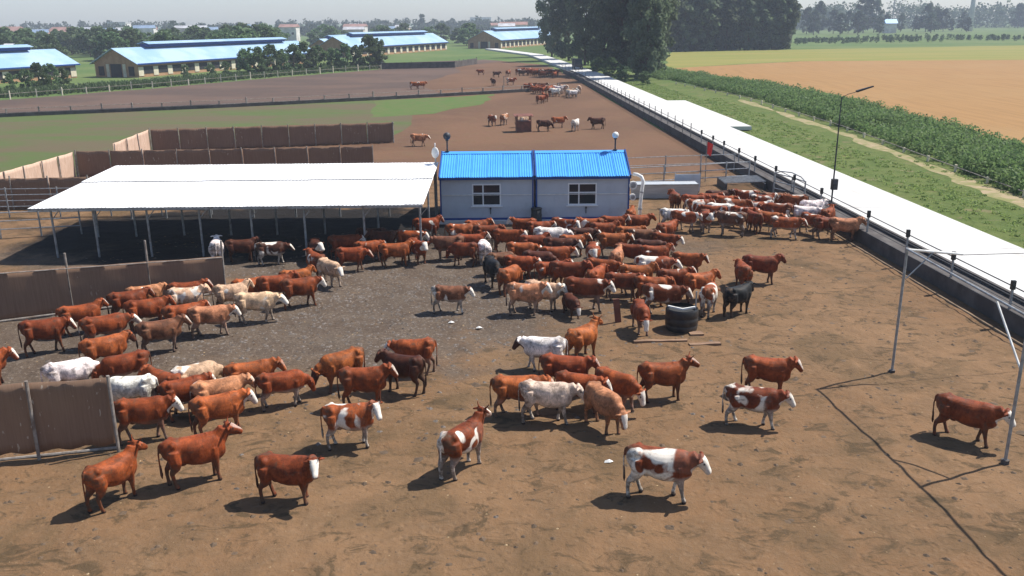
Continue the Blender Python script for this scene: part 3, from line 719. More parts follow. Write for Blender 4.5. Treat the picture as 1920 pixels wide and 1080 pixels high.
m = MB(); m.tube([Vector((14.1, 26.6, 3.88))-fo, Vector((19.2, 27.6, 3.7))-fo, Vector((24.5, 28.4, 3.9))-fo], .012, 5); m.build('wire', MT['cable'], fr)

# ------------------------------------------------------------------ things lying in the yard
p = at(1277, 618); e = empty('water_tank', (p[0], p[1], 0.03)); tag(e, 'round black plastic water tank standing among the cattle', 'tank')
m = MB(); pr_ = [(0, .54), (.05, .58), (.22, .60), (.25, .57), (.28, .60), (.48, .61), (.52, .58), (.56, .60), (.78, .60), (.84, .56)]
m.tube([(0, 0, z) for z, r in pr_], [r for z, r in pr_], 24, False); m.build('shell', MT['black'], e, True)
m = MB(); m.tube([(0, 0, .0), (0, 0, .70)], .54, 24); m.build('fill', MT['dark_opening'], e)
m = MB(); m.beam((-.5, .1, .86), (-.05, -.35, .88), .06); m.beam((-.05, -.35, .88), (.42, -.28, .94), .06); m.build('float_bar', MT['white_paint'], e)
m = MB(); m.tube([(.5, .0, .0), (.5, .0, 1.45)], .03, 6); m.build('stand_pipe', MT['steel'], e)
m = MB(); m.box((.42, -.62, .03), (.5, .35, .08), .1); m.build('foot_board', MT['wood'], e)
def plank(p, q, label, w=.16, h=.10):
    c = (Vector(p)+Vector(q))/2; e_ = MB(); d = Vector(q)-Vector(p)
    n = 6; r = Vector((-d.y, d.x, 0)).normalized(); V = []; rnd = random.Random(len(label))
    for i in range(n+1):
        t = i/n-.5; o_ = d*t+r*rnd.uniform(-.02, .02); z = rnd.uniform(-.012, .012); ww = w*rnd.uniform(.85, 1.1)/2
        V += [o_-r*ww+Vector((0, 0, z)), o_+r*ww+Vector((0, 0, z)), o_+r*ww*.95+Vector((0, 0, z+h)), o_-r*ww*.9+Vector((0, 0, z+h*.95))]
    Fc = [(0, 1, 2, 3), (4*n+3, 4*n+2, 4*n+1, 4*n)]
    for i in range(n):
        for k in range(4): Fc.append((4*i+k, 4*i+4+k, 4*i+4+(k+1) % 4, 4*i+(k+1) % 4))
    o = e_.add(V, Fc).build('timber', MT['wood'], None, False, (c.x, c.y, .03)); tag(o, label, 'timber'); return o
a, b = at(1188, 645), at(1288, 643); plank(a, b, 'long weathered timber lying in front of the black water tank', .16, .10)
a, b = at(1292, 650), at(1350, 647); plank(a, b, 'short dark timber lying right of the long one', .22, .08)
a = at(1160, 606); e = empty('stake', (a[0], a[1], 0)); tag(e, 'short leaning reddish board standing left of the black tank', 'board')
m = MB(); m.beam((0, 0, -.1), (-.12, .05, .95), .24, .05); m.build('board', MT['tin'], e)
m = MB(); m.beam((.05, .12, -.1), (-.03, .10, .7), .05); m.build('prop', MT['wood'], e)

# ------------------------------------------------------------------ far sheds
def barn(corner, L, W, eave, ridge, label, near_gable=True, d=(.351, .936), nwin=15):
    d = Vector((d[0], d[1], 0)).normalized(); rz = math.atan2(d.y, d.x)
    e = empty('cattle_barn', (corner[0], corner[1], 0), rz); tag(e, label, 'barn', 'blue roofed barns in the distance')
    # local: x along the barn, y to its far side; long wall towards the camera at y = 0
    m = MB(); m.box((L/2, W/2, eave/2), (L, W, eave))
    for xx in (0, L-.25):
        m.add([(xx, 0, eave), (xx, W, eave), (xx, W/2, ridge), (xx+.25, 0, eave), (xx+.25, W, eave), (xx+.25, W/2, ridge)], [(2, 1, 0), (3, 4, 5), (0, 1, 4, 3), (1, 2, 5, 4), (2, 0, 3, 5)])
    m.build('wall', MT['brick'], e)
    me1 = MB().box((0, 0, 0), (1.5, .10, eave*.62)).mesh('pier', MT['cream_wall'])
    me2 = MB().box((0, 0, 0), (L/nwin-1.7, .06, eave*.50)).mesh('opening', MT['dark_opening'])
    for i in range(nwin+1):
        inst('pier', me1, (.8+(L-1.6)*i/nwin, -.052, eave*.40), 0, e)
        if i < nwin: inst('opening', me2, (.8+(L-1.6)*(i+.5)/nwin, -.032, eave*.48), 0, e)
    for s, y0, y1 in ((0, -.7, W/2), (1, W+.7, W/2)):
        k = (ridge-eave)/(W/2); z0 = eave-.7*k+.1
        m = MB(); T = .12
        m.hexa([(-.8, y0, z0-T), (L+.8, y0, z0-T), (L+.8, y1, ridge+.1-T), (-.8, y1, ridge+.1-T), (-.8, y0, z0), (L+.8, y0, z0), (L+.8, y1, ridge+.1), (-.8, y1, ridge+.1)])
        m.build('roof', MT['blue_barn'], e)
    m = MB(); m.box((L/2, -.72, eave-.28), (L+1.4, .06, .3)); m.build('eave_trim', MT['blue_trim'], e)
    a, b = L*.13, L*.90
    m = MB(); m.box(((a+b)/2, W/2, ridge+.42), (b-a, 2.0, .75)); v_ = m.build('ridge_vent', MT['blue_trim'], e)
    m = MB(); zb, zt = ridge+.78, ridge+1.25
    m.hexa([(a-.3, W/2-1.7, zb-.08), (b+.3, W/2-1.7, zb-.08), (b+.3, W/2, zt-.08), (a-.3, W/2, zt-.08), (a-.3, W/2-1.7, zb), (b+.3, W/2-1.7, zb), (b+.3, W/2, zt), (a-.3, W/2, zt)])
    m.hexa([(a-.3, W/2+.001, zt-.08), (b+.3, W/2+.001, zt-.08), (b+.3, W/2+1.7, zb-.08), (a-.3, W/2+1.7, zb-.08), (a-.3, W/2+.001, zt), (b+.3, W/2+.001, zt), (b+.3, W/2+1.7, zb), (a-.3, W/2+1.7, zb)])
    m.build('vent_roof', MT['blue_barn'], v_)
    if near_gable:
        m = MB(); m.box((-.06, W/2, 1.4), (.1, 3.0, 2.8)); m.build('door', MT['dark_opening'], e)
        for yy in (1.8, W-1.8):
            m = MB(); m.box((-.06, yy, 1.3), (.1, 1.5, 2.0)); m.build('opening', MT['dark_opening'], e)
        for yy in (W/2-2.3, W/2+2.3):
            m = MB(); m.box((-.08, yy, 1.4), (.12, .8, 2.8)); m.build('pier', MT['cream_wall'], e)
    return e
barn((-81, 197.5), 70, 12, 3.1, 6.1, 'blue roofed barn second from the left, with its tan gable showing')
barn((-95.5-.351*66, 199.5-.936*66), 66, 12, 3.1, 6.0, 'blue roofed barn at the far left edge, cut by the frame', True)
barn((-52.5, 303), 76, 13, 3.3, 6.6, 'pale blue roofed barn third from the left, beyond the shrubs')
barn((-3.8, 386), 80, 15, 3.6, 7.2, 'blue roofed barn farthest back, next to the big trees')
barn((-64, 330), 40, 10, 3.0, 5.5, 'low barn half hidden behind the third barn from the left', nwin=8)

# ------------------------------------------------------------------ far fences
def far_fence(pts, n, h, label, mat, zs, sink=None, group=None):
    P = [Vector((*p, 0)) for p in pts]; o = P[0].copy(); e = empty('pen_fence', o); tag(e, label, 'fence', group)
    L = [(P[i+1]-P[i]).length for i in range(len(P)-1)]; tot = sum(L)
    def along(s):
        for i, l in enumerate(L):
            if s <= l or i == len(L)-1: return P[i]+(P[i+1]-P[i])*(s/l)
            s -= l
    me = MB().box((0, 0, h/2), (.16, .16, h)).mesh('post', MT[mat])
    for i in range(n+1):
        q = along(tot*i/n)-o; inst('post', me, q, random.uniform(0, 1), e, (1, 1, random.uniform(.8, 1.15)))
    for z in zs:
        m = MB(); m.tube([p-o+Vector((0, 0, z)) for p in P], .035, 5); m.build('rail', MT['post'], e)
    if sink:
        m = MB()
        for i in range(len(P)-1): m.beam(P[i]-o+Vector((0, 0, sink/2)), P[i+1]-o+Vector((0, 0, sink/2)), .3, sink)
        m.build('base_wall', MT['concrete_dk'], e)
    return e
far_fence([(-110, 100), (-79, 139.4), (-63.6, 163.6), (-49.7, 193.3), (-31.6, 222.7)], 34, 1.4, 'pale post fence below the far barns', 'cream_wall', (.9,))
far_fence([(-90, 100), (-64.4, 112.7), (-40.6, 122.4), (-20.3, 132.8), (-1.4, 143.6), (8, 150)], 30, 1.2, 'low dark fence crossing the pens beyond the pasture', 'post', (.5, 1.0), .45)
far_fence([(-31.6, 223.2), (-14, 228), (-9, 246)], 10, 1.8, 'dark sheet fence at the far end of the grey pen', 'post', (.6, 1.2), 1.5)
far_fence([(31.3, 30), (32.9, 62), (34.3, 92), (33.6, 128), (29.5, 160)], 26, .5, 'low pale pipeline along the grass verge beside the hedge', 'cream_wall', (.35,))

# small truck on the road
def truck(loc, rz):
    e = empty('truck', loc, rz); tag(e, 'small dark truck on the far stretch of the white road', 'truck')
    m = MB(); m.box((-.9, 0, 1.5), (3.6, 2.0, 1.5)); m.build('cargo_box', MT['dark_steel'], e)
    m = MB(); m.box((-.9, 1.02, 1.5), (3.3, .03, 1.2)); m.build('side_panel', MT['white_paint'], e)
    m = MB(); m.hexa([(1.0, -.9, .6), (2.5, -.9, .6), (2.5, .9, .6), (1.0, .9, .6), (1.0, -.85, 2.2), (2.1, -.85, 2.2), (2.1, .85, 2.2), (1.0, .85, 2.2)]); cab = m.build('cab', MT['dark_steel'], e)
    m = MB(); m.add([(2.43, -.75, 1.3), (2.43, .75, 1.3), (2.2, .7, 2.05), (2.2, -.7, 2.05)], [(0, 1, 2, 3)]); m.build('windscreen', MT['glass'], cab)
    m = MB(); m.box((0, 0, .65), (5.0, .9, .2)); m.build('chassis', MT['black'], e)
    for x in (-1.9, 1.7):
        for y in (-.85, .85):
            m = MB(); m.tube([(x, y-.12, .42), (x, y+.12, .42)], .42, 14); wh = m.build('wheel', MT['black'], e)
            m = MB(); s = 1 if y > 0 else -1; m.tube([(x, y+s*.121, .42), (x, y+s*.14, .42)], .2, 10); m.build('rim', MT['steel'], wh)
truck((xl(205)+2.2, 205, RZ), R_(-88))

# feed rack in the back pen
e = empty('feed_rack', (1.35, 92.5, 0), .1); tag(e, 'rusty box feed rack among the cattle behind the cabins', 'feed rack')
m = MB(); m.box((0, 0, .55), (1.5, 1.1, 1.1)); m.build('box', MT['tin'], e)
for s in (-1, 1):
    m = MB(); m.beam((s*.72, -.58, 0), (s*.72, -.58, 1.75), .09); m.beam((s*.72, .58, 0), (s*.72, .58, 1.75), .09); m.build('leg', MT['tin'], e)
m = MB(); m.hexa([(-1.0, -.8, 1.62), (1.0, -.8, 1.62), (1.0, .8, 1.72), (-1.0, .8, 1.72), (-1.0, -.8, 1.66), (1.0, -.8, 1.66), (1.0, .8, 1.76), (-1.0, .8, 1.76)]); m.build('roof', MT['tin'], e)
# posts of the back pens
for k, (px, py, h, lb) in enumerate([(738, 268, 1.9, 'lone post at the right end of the farthest brown windbreak'), (718, 128, 4.0, 'tall thin pole at the end of the pale post fence'), (945, 163, 1.8, 'pale post among the far cattle')]):
    q = at(px, py); m = MB(); m.tube([(0, 0, -.05), (0, 0, h)], .07, 7)
    m.box((0, 0, h), (.2, .2, .08)); o = m.build('marker_post', MT['post' if k != 3 else 'dark_steel'], None, False, q); tag(o, lb, 'post')
# ------------------------------------------------------------------ cattle
def coat_mat():
    k = NB('cattle_coat'); p = k.coord()
    def oa(nm, out='Fac'):
        x = k.n('ShaderNodeAttribute', attribute_type='OBJECT', attribute_name=nm); return x.outputs[out]
    ms = k.n('ShaderNodeAttribute', attribute_type='GEOMETRY', attribute_name='mask')
    sp = k.n('ShaderNodeSeparateColor'); k.L(ms.outputs['Color'], sp.inputs[0])
    face, leg, dark, belly = sp.outputs[0], sp.outputs[1], sp.outputs[2], ms.outputs['Alpha']
    off = k.n('ShaderNodeVectorMath', operation='ADD'); k.L(p, off.inputs[0])
    cx = k.n('ShaderNodeCombineXYZ'); s = oa('seed'); k.L(k.math('MULTIPLY', s, 7.3), cx.inputs[0]); k.L(k.math('MULTIPLY', s, 3.1), cx.inputs[1]); k.L(k.math('MULTIPLY', s, 5.7), cx.inputs[2])
    k.L(cx.outputs[0], off.inputs[1]); q = off.outputs[0]
    base = oa('coat', 'Color')
    n1 = k.noise(q, 2.8, 6, 0.68, 0.4); n2 = k.noise(k.mapv(q, (1, 1, .45)), 24, 4, 0.75)
    hs = k.n('ShaderNodeHueSaturation'); k.L(base, hs.inputs['Color'])
    k.L(k.math('MULTIPLY', k.ramp(n1, 0.3, 0.7, 0.5, 1.38), k.ramp(n2, 0.25, 0.75, 0.75, 1.25)), hs.inputs['Value'])
    c = hs.outputs[0]
    c = k.mix(k.math('MULTIPLY', k.math('MULTIPLY', face, 2.0, True), oa('mane')), c, (0.06, 0.022, 0.014))     # darker head and neck
    pn = k.noise(q, 1.55, 1.2, 0.5, 0.6)
    pn = k.math('ADD', pn, k.math('MULTIPLY', k.math('SUBTRACT', k.noise(q, 6, 4, 0.65), 0.5), 0.11))
    thr = k.math('SUBTRACT', 0.72, k.math('MULTIPLY', oa('pied'), 0.37))
    d = k.math('MULTIPLY', k.math('SUBTRACT', pn, thr), 20.0)
    patch = k.math('ADD', d, 0.5, True)
    white = k.mix(k.ramp(n2, 0.3, 0.7), (0.72, 0.66, 0.58), (0.62, 0.55, 0.47))
    px_ = k.n('ShaderNodeSeparateXYZ'); k.L(p, px_.inputs[0])
    fore = k.math('MULTIPLY', k.ramp(k.math('ADD', px_.outputs[0], k.math('MULTIPLY', pn, .5)), 0.62, 0.72), oa('fore'))   # unbroken colour on neck and shoulder
    patch = k.math('MULTIPLY', patch, k.math('SUBTRACT', 1.0, fore, True))
    wm = k.math('MAXIMUM', patch, k.math('MULTIPLY', k.math('GREATER_THAN', face, .05), k.math('MULTIPLY', k.math('SUBTRACT', k.math('ADD', k.math('ADD', face, k.math('MULTIPLY', k.math('SUBTRACT', k.noise(q, 9, 4, 0.65), 0.5), 0.5)), oa('face')), 1.0), 2.2, True), True))
    wm = k.math('MAXIMUM', wm, k.math('MULTIPLY', leg, oa('socks')))
    wm = k.math('MAXIMUM', wm, k.math('MULTIPLY', belly, k.math('MULTIPLY', oa('socks'), 0.6)))
    c = k.mix(wm, c, white)
    mud_shade = k.math('MULTIPLY', k.ramp(k.noise(q, 5, 5, 0.7), 0.34, 0.56), k.math('MAXIMUM', leg, k.math('MULTIPLY', belly, 0.7)))  # leg and belly mud, deepened so the colour carries underbody shade
    c = k.mix(k.math('MULTIPLY', mud_shade, 0.8), c, (0.085, 0.055, 0.036))
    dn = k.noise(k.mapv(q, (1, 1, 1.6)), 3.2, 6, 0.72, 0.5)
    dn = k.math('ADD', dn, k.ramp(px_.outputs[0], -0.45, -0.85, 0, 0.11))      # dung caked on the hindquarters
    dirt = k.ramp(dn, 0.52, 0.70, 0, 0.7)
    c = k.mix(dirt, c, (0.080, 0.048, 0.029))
    c = k.mix(dark, c, (0.035, 0.022, 0.018))
    k.bump(n2, 0.35, 0.012)
    m = k.fin(c, 0.6, 0, 0.14)
    k.b.inputs['Sheen Weight'].default_value = 0.0
    return m
MT['coat'] = coat_mat()

def cow_mesh(name, poll, pitch, yaw, feet, horns=False, fat=1.0, tail=0.0):
    m = MB()
    def loft(rings):
        """rings: (centre, half height, half width, lateral vector, up vector)"""
        b = len(m.v); n = 22
        for (c, hh, hw, lat, up) in rings:
            for k in range(n):
                a = 2*math.pi*k/n; ca, sa = math.cos(a), math.sin(a)
                ex = 0.86
                x = math.copysign(abs(ca)**ex, ca); z = math.copysign(abs(sa)**ex, sa)
                m.v.append(tuple(Vector(c) + Vector(lat)*x*hw + Vector(up)*z*hh))
        for i in range(len(rings)-1):
            for k in range(n):
                k2 = (k+1) % n; m.f.append((b+i*n+k, b+i*n+k2, b+(i+1)*n+k2, b+(i+1)*n+k))
        m.f.append(tuple(b+k for k in reversed(range(n)))); m.f.append(tuple(b+(len(rings)-1)*n+k for k in range(n)))
    Y = (0, 1, 0); Z = (0, 0, 1)
    tr = [(-.92, 1.23, 1.06, .08), (-.89, 1.30, .94, .155), (-.83, 1.355, .86, .205), (-.72, 1.395, .79, .255), (-.58, 1.395, .74, .285), (-.38, 1.365, .665, .285), (-.12, 1.345, .575, .345*fat),
          (.12, 1.34, .535, .365*fat), (.33, 1.35, .53, .325), (.50, 1.37, .54, .285), (.64, 1.355, .565, .26), (.76, 1.30, .62, .215), (.85, 1.20, .72, .15)]
    loft([((x, 0, (t+b_)/2), (t-b_)/2, w_, Y, Z) for x, t, b_, w_ in tr])
    # neck: from inside the shoulder to the poll
    P = Vector(poll); hd = Vector((math.cos(yaw)*math.cos(pitch), math.sin(yaw)*math.cos(pitch), math.sin(pitch)))
    B0 = Vector((.40, 0, 1.04)); B1 = Vector((.72, 0, 1.06 + .25*(P.z-1.35))); E1 = P - hd*.10 + Vector((0, 0, -.05))
    rings = []
    for i in range(8):
        t = i/7; c = B0*(1-t)**2 + B1*2*t*(1-t) + E1*t*t
        dv = (2*(1-t)*(B1-B0) + 2*t*(E1-B1)).normalized()
        lat = Vector((-dv.y, dv.x, 0)); lat = lat.normalized() if lat.length > 1e-3 else Vector(Y); up = dv.cross(lat); up = up if up.z > 0 or dv.x < 0 else up
        rings.append((c, .34*(1-t)+.18*t, .24*(1-t)+.13*t, lat, up))
    loft(rings)
    # head
    hl = Vector((-math.sin(yaw), math.cos(yaw), 0)); hu = hd.cross(hl); hu = hu if hu.z > 0 else -hu
    for prof in ([(-.10, .08, .09, 0), (-.03, .12, .125, 0), (.05, .14, .145, -.012), (.13, .142, .148, -.018), (.21, .122, .135, -.018), (.29, .104, .112, -.018), (.37, .102, .10, -.02), (.43, .10, .088, -.024), (.472, .07, .058, -.024)],):
        loft([(P+hd*u+hu*o_, hh, hw, hl, hu) for u, hw, hh, o_ in prof])
    for s in (-1, 1):           # ears and horns
        e0 = P+hl*s*.08+hu*.045+hd*.0
        m.tube([e0, e0+hl*s*.09+hu*.0-hd*.02, e0+hl*s*.17-hu*.03-hd*.035, e0+hl*s*.235-hu*.06-hd*.03], [.035, .058, .055, .018], 8, True, .62)
        if horns:
            h0 = P+hl*s*.07+hu*.09-hd*.02
            m.tube([h0, h0+hl*s*.08+hu*.05, h0+hl*s*.13+hu*.12, h0+hl*s*.12+hu*.2], [.034, .03, .024, .016], 7)
    # legs
    fl, fr_, hl_, hr_ = feet
    for s, dx in ((1, fl), (-1, fr_)):
        y = .165*s
        m.tube([(.50, y*.95, 1.02), (.50, y*1.05, .82), (.50+dx*.25, y, .66), (.50+dx*.45+.015, y, .43), (.50+dx*.75, y, .26), (.50+dx*.95, y, .125), (.515+dx, y, .06), (.53+dx, y, -.01)],
               [.16, .155, .12, .075, .052, .055, .066, .074], 10)
    for s, dx in ((1, hl_), (-1, hr_)):
        y = .175*s
        m.tube([(-.60, y*.85, 1.12), (-.60, y*.98, .95), (-.56, y*1.05, .80), (-.62+dx*.3, y*1.02, .62), (-.75+dx*.5, y, .475), (-.735+dx*.75, y, .32), (-.70+dx*.9, y, .14), (-.675+dx, y, .065), (-.66+dx, y, -.01)],
               [.21, .22, .20, .135, .074, .056, .055, .066, .074], 10)
    # tail
    m.tube([(-.86, 0, 1.33), (-.95, 0, 1.27), (-.985, tail*.3, 1.05), (-.985, tail*.7, .80), (-.97, tail, .60), (-.965, tail*1.1, .42), (-.96, tail*1.1, .30)], [.045, .036, .028, .026, .04, .045, .015], 8)
    m.ball((.54, 0, .98), .27, 14, 9, (.75, 1.10, 1.1)); m.ball((-.60, .17, 1.27), .12, 10, 7); m.ball((-.60, -.17, 1.27), .12, 10, 7)
    m.ball((-.36, 0, .66), .125, 10, 7, (1.1, .9, .8))
    me0 = m.mesh(name+'_raw')
    o = bpy.data.objects.new(name+'_raw', me0); C.objects.link(o)
    md = o.modifiers.new('r', 'REMESH'); md.mode = 'VOXEL'; md.voxel_size = .021
    s2 = o.modifiers.new('s', 'SMOOTH'); s2.factor = .5; s2.iterations = 9
    dg = bpy.context.evaluated_depsgraph_get(); dg.update()
    me = bpy.data.meshes.new_from_object(o.evaluated_get(dg)); me.name = name
    bpy.data.objects.remove(o); bpy.data.meshes.remove(me0)
    n = len(me.vertices); co = np.zeros(n*3); me.vertices.foreach_get('co', co); co = co.reshape(-1, 3)
    sst = lambda a, b, x: (lambda t: t*t*(3-2*t))(np.clip((x-a)/(b-a), 0, 1))
    rel = co-np.array(P); u = rel@np.array(hd); lt = rel@np.array(hl); hv = rel@np.array(hu)
    rad = np.sqrt(lt**2+hv**2); head = (u > -.14) & (rad < .40) & ((co[:, 0] > .80) | (co[:, 2] < .9))
    ear = head & (np.abs(lt) > .125) & (u < .06)
    face = np.where(head, sst(-.06, .04, u), 0)*np.where(ear, .1, 1)*(.5+.5*sst(.0, .05, hv-.30*np.abs(lt)))
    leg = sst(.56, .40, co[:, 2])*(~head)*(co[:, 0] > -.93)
    dk = sst(.075, .06, co[:, 2])*(~head)
    dk = np.maximum(dk, np.where(head, sst(.46, .50, u)*.7, 0))
    for s in (-1, 1):
        ed = np.sqrt((u-.13)**2+(lt-s*.112)**2+(hv-.03)**2); dk = np.maximum(dk, sst(.042, .028, ed))
    dk = np.maximum(dk, np.where((co[:, 0] < -.92) & (co[:, 2] < .66), .55, 0))
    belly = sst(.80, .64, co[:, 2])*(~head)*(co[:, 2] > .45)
    col = np.stack([face, leg, dk, belly], 1).astype(np.float32)
    at_ = me.attributes.new('mask', 'FLOAT_COLOR', 'POINT'); at_.data.foreach_set('color', col.ravel())
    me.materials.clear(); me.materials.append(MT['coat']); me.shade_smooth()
    return me
PM = {
 'n': cow_mesh('cow_neutral', (.99, 0, 1.35), R_(-50), 0, (.06, -.08, .10, -.08)),
 'u': cow_mesh('cow_head_up', (.98, 0, 1.43), R_(-28), 0, (.0, .07, -.10, .08), True),
 'd': cow_mesh('cow_head_level', (1.05, 0, 1.20), R_(-54), 0, (-.14, .16, .16, -.14), False, 1.03, .05),
 'l': cow_mesh('cow_head_low', (1.08, 0, .86), R_(-72), 0, (.12, -.10, .06, -.10), False, 1.05),
 'L': cow_mesh('cow_look_left', (.95, .20, 1.36), R_(-42), R_(65), (.05, -.06, -.10, .10)),
 'R': cow_mesh('cow_look_right', (.95, -.20, 1.36), R_(-42), R_(-65), (-.06, .06, .12, -.08), True),
 'n2': cow_mesh('cow_glance', (.97, .14, 1.37), R_(-46), R_(28), (-.10, .10, -.06, .12), False, .96, .03),
 'n3': cow_mesh('cow_lean', (1.02, -.08, 1.26), R_(-56), R_(-14), (.14, -.04, -.14, .06), False, .90, -.05),
 'd2': cow_mesh('cow_stretch', (1.10, -.06, 1.12), R_(-46), R_(-10), (.16, -.14, -.12, .14), False, .95, -.03),
 'f': cow_mesh('cow_heavy', (1.01, .06, 1.27), R_(-54), R_(12), (.04, .0, -.05, .06), False, 1.10, -.04),
}
COAT = {'red': (.205, .044, .012), 'deep': (.155, .033, .010), 'dark': (.070, .021, .011), 'orange': (.30, .080, .021), 'rust': (.235, .055, .015), 'tan': (.40, .17, .082), 'cream': (.54, .345, .22), 'pale': (.52, .405, .30), 'white': (.70, .64, .58), 'black': (.012, .012, .013), 'brown': (.16, .065, .032)}
